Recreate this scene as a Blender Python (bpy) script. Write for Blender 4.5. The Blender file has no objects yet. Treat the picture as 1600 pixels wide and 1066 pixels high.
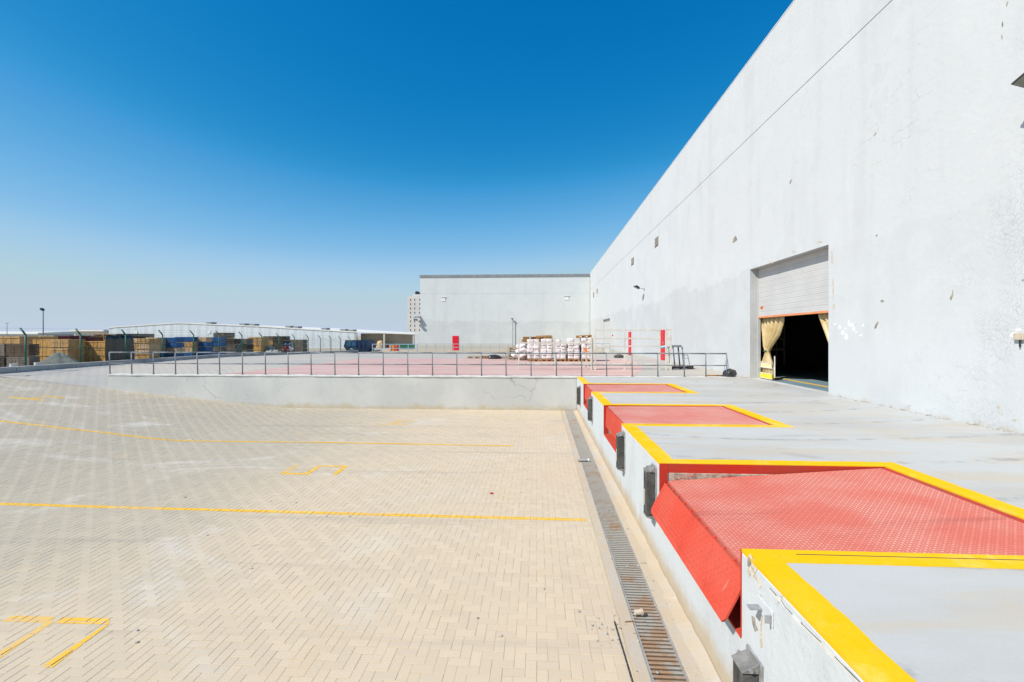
import bpy, math, random
from mathutils import Vector, Matrix
random.seed(7)
R = math.radians
scene = bpy.context.scene
col = scene.collection

# ------------------------------------------------------------------ camera, sky, sun, exposure
CZ, F, PSI = 2.68, 711.0, R(3.14)
cam_d = bpy.data.cameras.new('camera'); cam = bpy.data.objects.new('camera', cam_d); col.objects.link(cam)
cam.location = (0, 0, CZ); cam.rotation_euler = (R(90), 0, PSI)
cam_d.sensor_width = 36; cam_d.lens = F / 1600 * 36; cam_d.shift_y = -9 / 1600
cam_d.clip_start = .05; cam_d.clip_end = 6000
scene.camera = cam

TO_SUN = Vector((-.80, -.55, 1.0)).normalized()
SUN_EL = math.asin(TO_SUN.z); SUN_AZ = math.atan2(TO_SUN.x, TO_SUN.y)
world = bpy.data.worlds.new('World'); scene.world = world; world.use_nodes = True
wn = world.node_tree; wn.nodes.clear()
wo = wn.nodes.new('ShaderNodeOutputWorld'); bg = wn.nodes.new('ShaderNodeBackground')
sky = wn.nodes.new('ShaderNodeTexSky'); sky.sky_type = 'NISHITA'; sky.sun_disc = False
sky.sun_elevation = SUN_EL; sky.sun_rotation = SUN_AZ
sky.altitude = 0; sky.air_density = .7; sky.dust_density = .1; sky.ozone_density = 3.0
EXPO = .38
# the sky's own radiance is graded per channel: deeper zenith, softer white at the horizon
sc1 = wn.nodes.new('ShaderNodeVectorMath'); sc1.operation = 'SCALE'; sc1.inputs['Scale'].default_value = .1
cv = wn.nodes.new('ShaderNodeRGBCurve')
CURVES = ([(0, 0), (.062, .002), (.095, .02), (.115, .072), (.166, .215), (.244, .405), (.36, .49), (.5, .515), (1, .60)],
          [(0, 0), (.06, .10), (.113, .172), (.165, .255), (.197, .335), (.284, .495), (.394, .615), (.64, .625), (1, .70)],
          [(0, 0), (.1, .27), (.221, .475), (.334, .61), (.371, .68), (.499, .79), (.575, .80), (.66, .725), (1, .72)])
for ch, pts in enumerate(CURVES):
    c_ = cv.mapping.curves[ch]
    c_.points[0].location = pts[0]; c_.points[1].location = pts[-1]
    for p_ in pts[1:-1]: c_.points.new(*p_)
cv.mapping.update()
sc2 = wn.nodes.new('ShaderNodeVectorMath'); sc2.operation = 'SCALE'; sc2.inputs['Scale'].default_value = 10 / 2 ** EXPO
bg.inputs['Strength'].default_value = .1
for a_, b_ in ((sky.outputs[0], sc1.inputs[0]), (sc1.outputs[0], cv.inputs['Color']), (cv.outputs[0], sc2.inputs[0]), (sc2.outputs[0], bg.inputs[0]), (bg.outputs[0], wo.inputs[0])): wn.links.new(a_, b_)
sun_d = bpy.data.lights.new('sun', 'SUN'); sun_d.energy = 4.3; sun_d.angle = R(.5); sun_d.color = (1, .94, .855)
sun = bpy.data.objects.new('sun', sun_d); col.objects.link(sun)
sun.rotation_euler = (-TO_SUN).to_track_quat('-Z', 'Y').to_euler(); sun.location = (0, 0, 40)
scene.view_settings.view_transform = 'Standard'; scene.view_settings.look = 'None'
scene.view_settings.gamma = 1; scene.view_settings.use_curve_mapping = False
scene.view_settings.exposure = EXPO
scene.cycles.max_bounces = 6

# ------------------------------------------------------------------ photo ray helpers (survey of the place)
SP, CP = math.sin(PSI), math.cos(PSI)
def ray(x, y):
    u = (x - 800) / F; v = (524 - y) / F
    return Vector((-SP + u * CP, CP + u * SP, v))
def PZ(x, y, z):
    d = ray(x, y); t = (z - CZ) / d.z; return Vector((0, 0, CZ)) + d * t
def PY(x, y, Y):
    d = ray(x, y); t = Y / d.y; return Vector((0, 0, CZ)) + d * t
def PX(x, y, X):
    d = ray(x, y); t = X / d.x; return Vector((0, 0, CZ)) + d * t
WX, WS = 7.13, .0140
WTH = math.atan(WS)
def WL(x, y):                       # photo ray onto the warehouse wall, in wall-local (along, height)
    d = ray(x, y); t = WX / (d.x - WS * d.y)
    p = d * t; return p.y / math.cos(WTH), CZ + p.z
def sm(t):
    t = max(0., min(1., t)); return t * t * (3 - 2 * t)
WALL_Y = 16.3
def ramp(X):
    a = -8.6 - X
    if a <= 0: return 0.
    z = .098 * (a - .8 * (1 - math.exp(-a / .8)))
    return min(z, 1.19)
def upper(X, Y):
    z = 1.2
    if Y > 30: z -= .0215 * (min(Y, 115) - 30)
    if Y < 24 and X < -10.5:
        s = max(sm((Y - WALL_Y) / 6), sm((X + 15.6) / 4))
        if X < -21.2: s = 1
        z = ramp(X) * (1 - s) + z * s
    return z
def gz(X, Y):
    return ramp(X) if (Y < WALL_Y and X > -21.2) else upper(X, Y)
def PG(x, y):
    d = ray(x, y); t = .5
    lo = 0
    while t < 400:
        p = d * t
        if CZ + p.z <= gz(p.x, p.y): break
        lo = t; t *= 1.02
    hi = t
    for _ in range(30):
        m = (lo + hi) / 2; p = d * m
        if CZ + p.z <= gz(p.x, p.y): hi = m
        else: lo = m
    p = d * hi; return Vector((p.x, p.y, CZ + p.z))

# ------------------------------------------------------------------ materials
def srgb(r, g, b):
    f = lambda c: ((c / 255 + .055) / 1.055) ** 2.4 if c > 10 else c / 255 / 12.92
    return (f(r), f(g), f(b))
class NT:
    def __init__(s, name):
        s.m = bpy.data.materials.new(name); s.m.use_nodes = True; s.t = s.m.node_tree; s.t.nodes.clear()
        s.out = s.n('OutputMaterial'); s.b = s.n('BsdfPrincipled'); s.t.links.new(s.b.outputs[0], s.out.inputs[0])
    def n(s, k, **kw):
        x = s.t.nodes.new('ShaderNode' + k)
        for a, v in kw.items(): setattr(x, a, v)
        return x
    def l(s, a, b): s.t.links.new(a, b)
    def pos(s, scale=(1, 1, 1), obj=False):
        g = s.n('TexCoord').outputs['Object'] if obj else s.n('NewGeometry').outputs['Position']
        if scale == (1, 1, 1): return g
        m = s.n('VectorMath', operation='MULTIPLY'); s.l(g, m.inputs[0]); m.inputs[1].default_value = scale
        return m.outputs[0]
    def noise(s, scale, detail=4, rough=.55, vec=None, dist=0):
        x = s.n('TexNoise'); x.inputs['Scale'].default_value = scale; x.inputs['Detail'].default_value = detail
        x.inputs['Roughness'].default_value = rough; x.inputs['Distortion'].default_value = dist
        s.l(vec if vec is not None else s.pos(), x.inputs['Vector']); return x.outputs['Fac']
    def ramp(s, fac, lo, hi, a=0., b=1.):
        x = s.n('MapRange', interpolation_type='SMOOTHSTEP'); s.l(fac, x.inputs[0])
        x.inputs[1].default_value = lo; x.inputs[2].default_value = hi; x.inputs[3].default_value = a; x.inputs[4].default_value = b
        return x.outputs[0]
    def mix(s, fac, a, b, blend='MIX'):
        x = s.n('Mix', data_type='RGBA', blend_type=blend)
        for i, v in ((0, fac), (6, a), (7, b)):
            if isinstance(v, (int, float)): x.inputs[i].default_value = v
            elif isinstance(v, tuple): x.inputs[i].default_value = (*v, 1)
            else: s.l(v, x.inputs[i])
        return x.outputs[2]
    def math(s, op, a, b=0.):
        x = s.n('Math', operation=op)
        for i, v in enumerate((a, b)):
            if isinstance(v, (int, float)): x.inputs[i].default_value = v
            else: s.l(v, x.inputs[i])
        return x.outputs[0]
    def xyz(s, v=None):
        x = s.n('SeparateXYZ'); s.l(v if v is not None else s.pos(), x.inputs[0]); return x.outputs
    def bump(s, h, strength=.3, dist=.01, prev=None):
        x = s.n('Bump'); x.inputs['Strength'].default_value = strength; x.inputs['Distance'].default_value = dist
        s.l(h, x.inputs['Height'])
        if prev is not None: s.l(prev, x.inputs['Normal'])
        return x.outputs[0]
    def fin(s, color, rough=.8, normal=None, metal=0., spec=.3):
        if isinstance(color, tuple): s.b.inputs['Base Color'].default_value = (*color, 1)
        else: s.l(color, s.b.inputs['Base Color'])
        if isinstance(rough, (int, float)): s.b.inputs['Roughness'].default_value = rough
        else: s.l(rough, s.b.inputs['Roughness'])
        s.b.inputs['Metallic'].default_value = metal; s.b.inputs['Specular IOR Level'].default_value = spec
        if normal is not None: s.l(normal, s.b.inputs['Normal'])
        return s.m
def plain(name, c1, c2=None, scale=3., rough=.75, bump=0., bscale=60., metal=0., spec=.3, fine=.12, obj=False):
    s = NT(name); c2 = c2 or tuple(x * .8 for x in c1); v = s.pos(obj=obj)
    c = s.mix(s.ramp(s.noise(scale, 5, vec=v), .35, .65), c1, c2)
    g = s.noise(scale * 14, 3, vec=v)
    c = s.mix(1., c, s.mix(g, (1 - fine,) * 3, (1 + fine,) * 3), 'MULTIPLY')
    nm = s.bump(s.noise(bscale, 4, vec=v), bump, .01) if bump else None
    return s.fin(c, rough, nm, metal, spec)

M = {}
def mk_paver(joint=False):
    s = NT('sand_joint' if joint else 'concrete_paver'); p = s.pos(); X, Y, Z = s.xyz(p)
    grey, beige = ((.425, .38, .298), (.545, .455, .335))
    # wind-blown sand lies thicker towards the dock
    d = s.math('ADD', s.ramp(X, -8.5, -1.5, 0, .85), s.math('MULTIPLY', s.math('SUBTRACT', s.noise(.45, 5), .5), 1.1))
    c = s.mix(s.ramp(d, .05, .8), grey, beige)
    dk = s.ramp(X, -1., -6.)
    c = s.mix(s.math('MULTIPLY', s.ramp(s.noise(.55, 7, .62, dist=.9, vec=s.pos((.75, 1.25, 1))), .53, .70, 0, .62), s.math('ADD', .35, s.math('MULTIPLY', dk, .65))), c, (.60, .57, .52))
    c = s.mix(s.math('MULTIPLY', s.ramp(s.noise(.7, 6, .6, dist=.7), .60, .72, 0, .45), dk), c, (.58, .44, .27))
    c = s.mix(s.ramp(s.noise(.33, 4, .6, dist=.5, vec=s.pos((1, 1.7, 1))), .58, .75, 0, .35), c, (.33, .315, .285))
    sandm = s.math('MULTIPLY', s.ramp(s.noise(.9, 7, .72, dist=.5), .57, .63), s.ramp(X, -4.5, -1.))
    if not joint:
        at = s.n('Attribute', attribute_name='tint').outputs['Fac']
        rd = s.n('ObjectInfo').outputs['Random']
        fr = s.math('FRACT', s.math('ADD', at, rd))
        c = s.mix(1., c, s.mix(fr, (.955, .957, .96), (1.04, 1.035, 1.025)), 'MULTIPLY')
        c = s.mix(1., c, s.mix(s.noise(70, 4), (.86,) * 3, (1.14,) * 3), 'MULTIPLY')
        # sand lying over the blocks, oil drips
        c = s.mix(s.math('MULTIPLY', sandm, .75), c, s.mix(s.noise(60, 5, .7), (.49, .39, .26), (.60, .485, .345)))
        c = s.mix(s.ramp(s.noise(3.5, 3, .5), .72, .77, 0, .4), c, (.22, .20, .17))
        c = s.mix(s.ramp(s.noise(1., 6, .6, vec=s.pos((.10, 2.4, 1)), dist=.25), .56, .68, 0, .30), c, (.29, .265, .225))
        return s.fin(c, .9, s.bump(s.noise(180, 4), .35, .004), spec=.2)
    c = s.mix(.8, c, s.mix(s.ramp(s.noise(1.3, 4), .4, .62), (.50, .385, .245), (.40, .315, .21)))
    return s.fin(c, .95, s.bump(s.noise(90, 4), .5, .004), spec=.1)
M['paver'] = mk_paver(); M['joint'] = mk_paver(True)
def mk_upper():
    s = NT('upper_paving'); X, Y, Z = s.xyz()
    c = s.mix(s.ramp(s.noise(.3, 5), .35, .65), (.405, .385, .35), (.46, .42, .36))
    far = s.ramp(Y, 17, 40)
    diag = s.math('ADD', X, Y)
    st = s.math('SINE', s.math('MULTIPLY', diag, 2 * math.pi / .414))
    c = s.mix(s.math('MULTIPLY', s.ramp(st, -.6, .6), .13), c, (.26, .25, .23))
    c = s.mix(s.ramp(s.noise(1.2, 6, .65, vec=s.pos((.25, 1.5, 1)), dist=.4), .55, .72, 0, .3), c, (.30, .28, .26))
    c = s.mix(1., c, s.mix(s.noise(25, 4), (.88,) * 3, (1.12,) * 3), 'MULTIPLY')
    return s.fin(c, .92, s.bump(s.noise(60, 4), .3, .006), spec=.15)
M['upper'] = mk_upper()
def mk_redfloor():
    s = NT('faded_red_floor_paint')
    c = s.mix(s.ramp(s.noise(.6, 6, .6, vec=s.pos((.5, 1.6, 1))), .35, .65), (.50, .315, .28), (.54, .385, .345))
    c = s.mix(s.ramp(s.noise(1.5, 6, .7, vec=s.pos((.2, 2, 1)), dist=.6), .55, .70, 0, .5), c, (.42, .31, .28))
    c = s.mix(s.ramp(s.noise(7, 5, .7), .60, .72, 0, .6), c, (.55, .50, .45))
    return s.fin(c, .85, s.bump(s.noise(60, 4), .2, .005), spec=.2)
M['redfloor'] = mk_redfloor()
def mk_wall(name, base, peel=True):
    s = NT(name); p = s.pos(); X, Y, Z = s.xyz(p)
    w = s.math('ADD', Z, s.math('MULTIPLY', s.noise(.5, 5), 1.6))
    c = s.mix(s.math('MULTIPLY', s.ramp(w, 5.75, 5.6), s.ramp(Y, 15.2, 15.8, .3, 1.)), base, tuple(x * .90 for x in base))
    # rain streaks and patchy overpainting
    c = s.mix(s.ramp(s.noise(.9, 6, .6, vec=s.pos((1, 1.4, .16))), .50, .72, 0, .30), c, tuple(x * .80 for x in base))
    c = s.mix(s.ramp(s.noise(.35, 5), .45, .7, 0, .5), c, tuple(x * 1.06 for x in base))
    c = s.mix(s.ramp(s.noise(3.2, 6, .7), .60, .74, 0, .35), c, (base[0] * .86, base[1] * .85, base[2] * .82))
    c = s.mix(s.ramp(s.noise(.6, 7, .7, dist=.8), .52, .55, 0, .16), c, tuple(x * 1.12 for x in base))
    c = s.mix(s.ramp(s.noise(.75, 7, .7, dist=1.), .57, .60, 0, .22), c, tuple(x * .86 for x in base))
    # dirt splashed up from the ground
    zd = s.math('ADD', Z, s.math('MULTIPLY', s.noise(3., 5, .7), -.5))
    c = s.mix(s.ramp(zd, 1.05, .83, 0, .55), c, (.44, .36, .25))
    n1 = s.bump(s.noise(9, 6, .6), .26, .02)
    n1 = s.bump(s.noise(70, 4, .6), .20, .006, n1)
    if peel:
        dv = s.n('VectorMath', operation='ADD'); nz = s.n('TexNoise'); nz.inputs['Scale'].default_value = 2.2; nz.inputs['Detail'].default_value = 5
        s.l(p, nz.inputs['Vector']); s.l(nz.outputs['Color'], dv.inputs[1]); s.l(p, dv.inputs[0])
        nz3 = s.n('TexNoise'); nz3.inputs['Scale'].default_value = 3.5; nz3.inputs['Detail'].default_value = 6
        s.l(p, nz3.inputs['Vector']); k3 = s.n('VectorMath', operation='SCALE'); k3.inputs['Scale'].default_value = .30; s.l(nz3.outputs['Color'], k3.inputs[0])
        a3 = s.n('VectorMath', operation='ADD'); s.l(p, a3.inputs[0]); s.l(k3.outputs[0], a3.inputs[1])
        q3 = s.xyz(a3.outputs[0]); cb = s.n('CombineXYZ'); s.l(q3[1], cb.inputs[0]); s.l(q3[2], cb.inputs[1])
        br = s.n('TexBrick'); br.inputs['Scale'].default_value = 1.; br.inputs['Brick Width'].default_value = .42; br.inputs['Row Height'].default_value = .21
        br.inputs['Mortar Size'].default_value = .003; br.inputs['Mortar Smooth'].default_value = .6; s.l(cb.outputs[0], br.inputs['Vector'])
        # cracks only open along some of the block joints, in diagonal runs
        dg = s.math('ADD', q3[1], s.math('MULTIPLY', q3[2], 1.3)); cbd = s.n('CombineXYZ'); s.l(dg, cbd.inputs[0]); s.l(s.math('MULTIPLY', s.math('SUBTRACT', q3[2], q3[1]), .18), cbd.inputs[1])
        nd = s.n('TexNoise'); nd.inputs['Scale'].default_value = 1.1; nd.inputs['Detail'].default_value = 4; s.l(cbd.outputs[0], nd.inputs['Vector'])
        mask = s.math('MULTIPLY', s.ramp(nd.outputs['Fac'], .56, .68), s.ramp(s.noise(1.7, 3), .42, .60))
        crack = s.math('MULTIPLY', br.outputs['Fac'], mask)
        vo2 = s.n('TexVoronoi', feature='DISTANCE_TO_EDGE'); vo2.inputs['Scale'].default_value = 9.; s.l(dv.outputs[0], vo2.inputs['Vector'])
        near = s.math('MULTIPLY', s.ramp(Y, 9.5, 5.5), s.ramp(Z, 6.5, 4.5))
        near = s.math('MULTIPLY', near, s.ramp(s.noise(.8, 4), .40, .56))
        flake = s.math('MULTIPLY', s.ramp(vo2.outputs[0], .028, 0.), near)
        n1 = s.bump(s.math('ADD', s.math('MULTIPLY', crack, -1.), s.math('MULTIPLY', flake, -.9)), .7, .012, n1)
        c = s.mix(s.math('MULTIPLY', crack, .26), c, (.30, .28, .25))
        chips = s.math('MULTIPLY', s.ramp(s.noise(5, 5, .75), .70, .73), mask)
        c = s.mix(s.math('MULTIPLY', chips, .75), c, (.46, .41, .34))
    return s.fin(c, .9, n1, spec=.15)
M['wall'] = mk_wall('white_stucco', (.56, .582, .59))
M['backwall'] = mk_wall('pale_grey_stucco', (.585, .615, .615), peel=False)
def mk_dockface():
    s = NT('white_dock_paint'); p = s.pos(); X, Y, Z = s.xyz(p); b = (.545, .575, .59)
    c = s.mix(s.ramp(s.noise(2., 6, .65, vec=s.pos((1, 1, .5))), .45, .68, 0, .6), b, tuple(x * .86 for x in b))
    zd = s.math('ADD', Z, s.math('MULTIPLY', s.noise(4., 5, .7), -.34))
    c = s.mix(s.ramp(zd, .14, -.13, 0, .95), c, (.46, .37, .25))
    chip = s.ramp(s.noise(6., 6, .8, vec=s.pos((1, 1, .55)), dist=.5), .66, .69)
    c = s.mix(s.math('MULTIPLY', chip, .8), c, (.50, .44, .36))
    n = s.bump(s.noise(14, 6, .65), .5, .015); n = s.bump(s.math('MULTIPLY', chip, -1.), .6, .006, n)
    return s.fin(c, .8, n, spec=.2)
M['dockface'] = mk_dockface()
def mk_docktop():
    s = NT('grey_dock_floor_paint'); b = (.45, .458, .448)
    c = s.mix(s.ramp(s.noise(.7, 6, .6, vec=s.pos((.45, 1.3, 1))), .4, .66), b, (.405, .40, .382))
    c = s.mix(s.ramp(s.noise(1.6, 7, .7, vec=s.pos((.3, 1.6, 1)), dist=.8), .46, .64, 0, .7), c, (.46, .405, .32))
    c = s.mix(s.ramp(s.noise(.55, 6, .7, vec=s.pos((.5, 1.6, 1)), dist=1.5), .60, .66, 0, .42), c, (.29, .28, .265))
    c = s.mix(s.ramp(s.noise(4.2, 6, .75), .62, .74, 0, .5), c, (.48, .51, .52))
    wv = s.n('TexWave', wave_type='RINGS', rings_direction='Z'); wv.inputs['Scale'].default_value = .28; wv.inputs['Distortion'].default_value = 5.; wv.inputs['Detail'].default_value = 1.5; wv.inputs['Detail Scale'].default_value = .35
    sh_ = s.n('VectorMath', operation='SUBTRACT'); s.l(s.pos(), sh_.inputs[0]); sh_.inputs[1].default_value = (4.5, 15., 0); s.l(sh_.outputs[0], wv.inputs['Vector'])
    c = s.mix(s.math('MULTIPLY', s.ramp(wv.outputs['Fac'], .965, .995), s.ramp(s.noise(2.5, 6, .75), .45, .62, 0, .5)), c, (.20, .195, .19))
    c = s.mix(1., c, s.mix(s.noise(90, 4), (.92,) * 3, (1.08,) * 3), 'MULTIPLY')
    return s.fin(c, .7, s.bump(s.noise(40, 5), .2, .005), spec=.25)
M['docktop'] = mk_docktop()
def mk_rampwall():
    s = NT('cement_render'); p = s.pos(); X, Y, Z = s.xyz(p); b = (.48, .49, .475)
    c = s.mix(s.ramp(s.noise(.5, 6, .6), .4, .65), b, (.55, .555, .53))
    c = s.mix(s.ramp(s.noise(3., 6, .7), .5, .72, 0, .4), c, (.42, .43, .41))
    zd = s.math('ADD', Z, s.math('MULTIPLY', s.noise(1.7, 6, .75), -.75))
    c = s.mix(s.ramp(zd, -.16, -.42, 0, .75), c, (.45, .37, .23))
    vo = s.n('TexVoronoi', feature='DISTANCE_TO_EDGE'); vo.inputs['Scale'].default_value = .62
    dv = s.n('VectorMath', operation='ADD'); nz = s.n('TexNoise'); nz.inputs['Scale'].default_value = 1.4; nz.inputs['Detail'].default_value = 6
    s.l(p, nz.inputs['Vector']); s.l(nz.outputs['Color'], dv.inputs[1]); s.l(p, dv.inputs[0]); s.l(dv.outputs[0], vo.inputs['Vector'])
    ck = s.math('MULTIPLY', s.ramp(vo.outputs[0], .008, 0), s.ramp(s.noise(.3, 3), .5, .62))
    c = s.mix(s.math('MULTIPLY', ck, .55), c, (.22, .21, .19))
    n = s.bump(s.noise(20, 6, .6), .4, .01); n = s.bump(s.math('MULTIPLY', ck, -1.), .7, .01, n)
    return s.fin(c, .9, n, spec=.15)
M['rampwall'] = mk_rampwall()
def mk_yellow(name, base, under, wear, scale):
    s = NT(name)
    c = s.mix(s.ramp(s.noise(2.5, 6, .7), .4, .66, 0, .6), base, (base[0] * .98, base[1] * 1.08, base[2] + .02))
    c = s.mix(s.ramp(s.noise(1.6, 6, .7, dist=.6), .50, .64, 0, .55), c, (base[0] * 1.06, base[1] * 1.3, base[2] + .13))
    w = s.ramp(s.noise(scale, 7, .75, dist=.3), wear, wear + .06)
    w2 = s.ramp(s.noise(.9, 3, .5), .50, .72)
    c = s.mix(s.math('MULTIPLY', w, .9), c, under)
    if wear < .65: c = s.mix(s.math('MULTIPLY', w2, .5), c, under)
    c = s.mix(1., c, s.mix(s.noise(60, 4), (.90,) * 3, (1.08,) * 3), 'MULTIPLY')
    c = s.mix(s.ramp(s.noise(3., 7, .75, vec=s.pos((.6, 2.2, 1)), dist=1.), .60, .72, 0, .35), c, (.42, .33, .17))
    return s.fin(c, .8, s.bump(s.noise(30, 5), .25, .006), spec=.12)
M['yellow'] = mk_yellow('yellow_dock_paint', (.74, .435, .0), (.66, .47, .16), .655, 6)
M['roadyellow'] = mk_yellow('yellow_road_paint', (.78, .44, .04), (.50, .43, .33), .60, 7)
def mk_red(name, base, dust):
    s = NT(name)
    c = s.mix(s.ramp(s.noise(1.6, 6, .6), .35, .68, 0, 1), base, dust)
    # tyre grime dragged across, scrapes down to bare steel, rust freckles
    c = s.mix(s.ramp(s.noise(1.5, 7, .7, vec=s.pos((.35, 2.6, 1)), dist=.6), .54, .72, 0, .38), c, tuple(x * .55 for x in base))
    c = s.mix(s.ramp(s.noise(2.2, 7, .8, vec=s.pos((.5, 6., 1))), .66, .71, 0, .35), c, (.52, .34, .29))
    c = s.mix(s.ramp(s.noise(12, 5, .75), .66, .73, 0, .6), c, (.30, .12, .07))
    c = s.mix(1., c, s.mix(s.noise(40, 4), (.88,) * 3, (1.12,) * 3), 'MULTIPLY')
    return s.fin(c, .62, s.bump(s.noise(50, 4), .15, .004), spec=.2)
M['red'] = mk_red('dusty_red_deck_paint', (.53, .125, .092), (.54, .17, .13))
M['redwashed'] = mk_red('grazing_washed_red_deck_paint', (.53, .18, .145), (.55, .25, .21))  # farther decks: the wash of grazing light is put into a paler red
M['redlip'] = mk_red('bright_red_lip_paint', (.55, .062, .034), (.54, .085, .052))
M['redframe'] = mk_red('red_frame_paint', (.46, .03, .018), (.36, .05, .03))
M['redtread'] = mk_red('worn_red_tread', (.58, .22, .17), (.62, .40, .33))
M['rawconc'] = plain('broken_concrete', (.40, .36, .30), (.22, .19, .16), 9, .95, .9, 22, fine=.25)
def mk_lining():
    s = NT('red_stained_pit_concrete')
    c = s.mix(s.ramp(s.noise(9, 6, .7), .35, .65), (.50, .44, .35), (.26, .22, .18))
    c = s.mix(s.ramp(s.noise(6, 6, .8, vec=s.pos((.6, 1, 2.))), .56, .60, 0, .85), c, (.45, .05, .03))
    return s.fin(c, .95, s.bump(s.noise(22, 6, .7), .9, .012), spec=.1)
M['lining'] = mk_lining()
def mk_gutter():
    s = NT('sandy_gutter_concrete')
    c = s.mix(s.ramp(s.noise(1.1, 6, .65), .40, .62), (.49, .40, .29), (.47, .42, .35))
    c = s.mix(s.ramp(s.noise(4, 6, .7), .58, .72, 0, .6), c, (.52, .50, .46))
    c = s.mix(s.ramp(s.noise(22, 5, .8), .60, .72, 0, .6), c, (.30, .22, .14))
    return s.fin(c, .95, s.bump(s.noise(35, 6, .7), .6, .012), spec=.1)
M['gutter'] = mk_gutter()
def mk_grate():
    s = NT('rusty_cast_grate'); X, Y, Z = s.xyz()
    r = s.math('ADD', s.noise(2.2, 6, .7), s.math('MULTIPLY', s.ramp(Y, 5.4, 4.2), .10))
    c = s.mix(s.ramp(r, .52, .68), (.37, .345, .30), (.36, .225, .135))
    c = s.mix(s.ramp(s.noise(30, 4), .55, .7, 0, .5), c, (.22, .19, .16))
    return s.fin(c, .75, s.bump(s.noise(80, 4), .4, .004), metal=.25, spec=.3)
M['grate'] = mk_grate()
M['grateframe'] = plain('galvanised_channel_edge', (.42, .41, .39), (.33, .30, .26), 6, .6, .2, 60, .35)
M['rubber'] = plain('weathered_rubber', (.055, .055, .053), (.10, .098, .092), 7, .85, .7, 30, fine=.25)
M['darkpit'] = plain('shade_dark_channel_bed', (.05, .04, .03), None, 5, .95)  # channel bed coloured near black, so shade under the grates is painted in
M['spallw'] = plain('spalled_wall_render', (.47, .42, .34), (.55, .52, .46), 12, .95, .6, 50, fine=.2)
M['steelgrey'] = plain('grey_steel_bracket', (.40, .41, .42), (.27, .27, .265), 10, .55, .25, 60, .3)
M['bumpsteel'] = plain('weathered_bumper_steel', (.27, .26, .245), (.17, .165, .155), 12, .7, .4, 40, .2)
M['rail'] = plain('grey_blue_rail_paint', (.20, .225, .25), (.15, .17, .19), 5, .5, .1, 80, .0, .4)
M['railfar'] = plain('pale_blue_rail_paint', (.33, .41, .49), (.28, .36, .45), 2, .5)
M['cream'] = plain('cream_rack_paint', (.62, .60, .54), (.54, .51, .45), 3, .5, fine=.08)
M['slot'] = plain('dark_slot', (.05, .05, .05), None, 3, .9)
M['coping'] = plain('whitewashed_coping', (.70, .70, .68), (.58, .57, .53), 3, .85, .4, 40)
M['shutter'] = plain('light_grey_shutter_paint', (.56, .56, .55), (.52, .52, .51), 1.2, .45, fine=.04)
M['jamb'] = plain('grey_jamb_metal', (.45, .46, .46), (.40, .41, .41), 2, .5)
M['orange'] = plain('faded_orange_rubber', (.75, .30, .14), (.68, .24, .10), 4, .6)
M['orangesticker'] = plain('orange_sticker', (.8, .22, .03), (.75, .18, .02), 4, .5)
M['black'] = plain('black_plastic', (.018, .018, .02), (.03, .03, .03), 6, .35, spec=.5)
M['floorblue'] = plain('blue_grey_floor_paint', (.20, .29, .33), (.16, .24, .28), 2, .5)
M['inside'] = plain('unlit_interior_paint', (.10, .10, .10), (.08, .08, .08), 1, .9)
M['glass'] = plain('lamp_glass', (.20, .21, .16), (.15, .16, .12), 8, .35, spec=.3)
M['lampblack'] = plain('black_lamp_housing', (.02, .02, .025), (.035, .035, .04), 8, .4)
M['reddoor'] = plain('red_door_paint', (.66, .012, .03), (.60, .012, .028), 1, .45, fine=.05)
M['ventpanel'] = plain('white_vent_panel', (.74, .74, .73), (.66, .66, .64), 3, .6)
M['ventdark'] = plain('rusty_vent_gap', (.42, .33, .20), (.3, .23, .13), 8, .9)
M['capmetal'] = plain('grey_parapet_flashing', (.20, .215, .22), (.26, .27, .28), 2, .5)
M['pvc'] = None
def mk_pvc():
    s = NT('yellowed_clear_pvc')
    c = s.mix(s.ramp(s.noise(6, 4), .35, .65), (.80, .62, .30), (.86, .74, .46))
    s.fin(c, .3, None, spec=.5)
    tr = s.n('BsdfTranslucent'); s.l(c, tr.inputs['Color']); tp = s.n('BsdfTransparent'); tp.inputs[0].default_value = (.95, .88, .72, 1)
    a = s.n('MixShader'); a.inputs[0].default_value = .35; s.l(s.b.outputs[0], a.inputs[1]); s.l(tr.outputs[0], a.inputs[2])
    b = s.n('MixShader'); b.inputs[0].default_value = .22; s.l(a.outputs[0], b.inputs[1]); s.l(tp.outputs[0], b.inputs[2])
    s.l(b.outputs[0], s.out.inputs[0]); return s.m
M['pvc'] = mk_pvc()
M['yellowband'] = plain('yellow_plastic_band', (.82, .66, .05), (.80, .62, .04), 3, .4)
M['paleband'] = plain('cream_plastic_band', (.80, .68, .40), (.76, .64, .36), 3, .4)
M['whiteplastic'] = plain('white_plastic', (.72, .71, .70), (.66, .65, .64), 3, .5)
M['sack'] = plain('white_woven_sack', (.70, .66, .655), (.62, .575, .57), 6, .6, .5, 18, fine=.1)
M['palletwood'] = plain('orange_brown_pallet_wood', (.40, .22, .075), (.27, .13, .045), 6, .85, .3, 40, fine=.2)
M['palewood'] = plain('grey_weathered_wood', (.47, .40, .31), (.36, .30, .23), 5, .9, .3, 40, fine=.2)
M['tan'] = plain('tan_softwood', (.56, .36, .16), (.46, .275, .11), 2.5, .85, .3, 40, fine=.2)
M['palesoft'] = plain('pale_softwood', (.62, .46, .29), (.52, .36, .20), 2.5, .85, .3, 40, fine=.2)
M['orangewood'] = plain('golden_softwood', (.57, .33, .10), (.48, .25, .075), 2.5, .85, .3, 40, fine=.2)
M['darkwood'] = plain('dark_brown_timber', (.085, .06, .045), (.055, .042, .035), 3, .9, .3, 40, fine=.25)
M['brownwood'] = plain('brown_timber', (.13, .085, .055), (.09, .06, .042), 3, .9, .3, 40, fine=.25)
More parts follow.
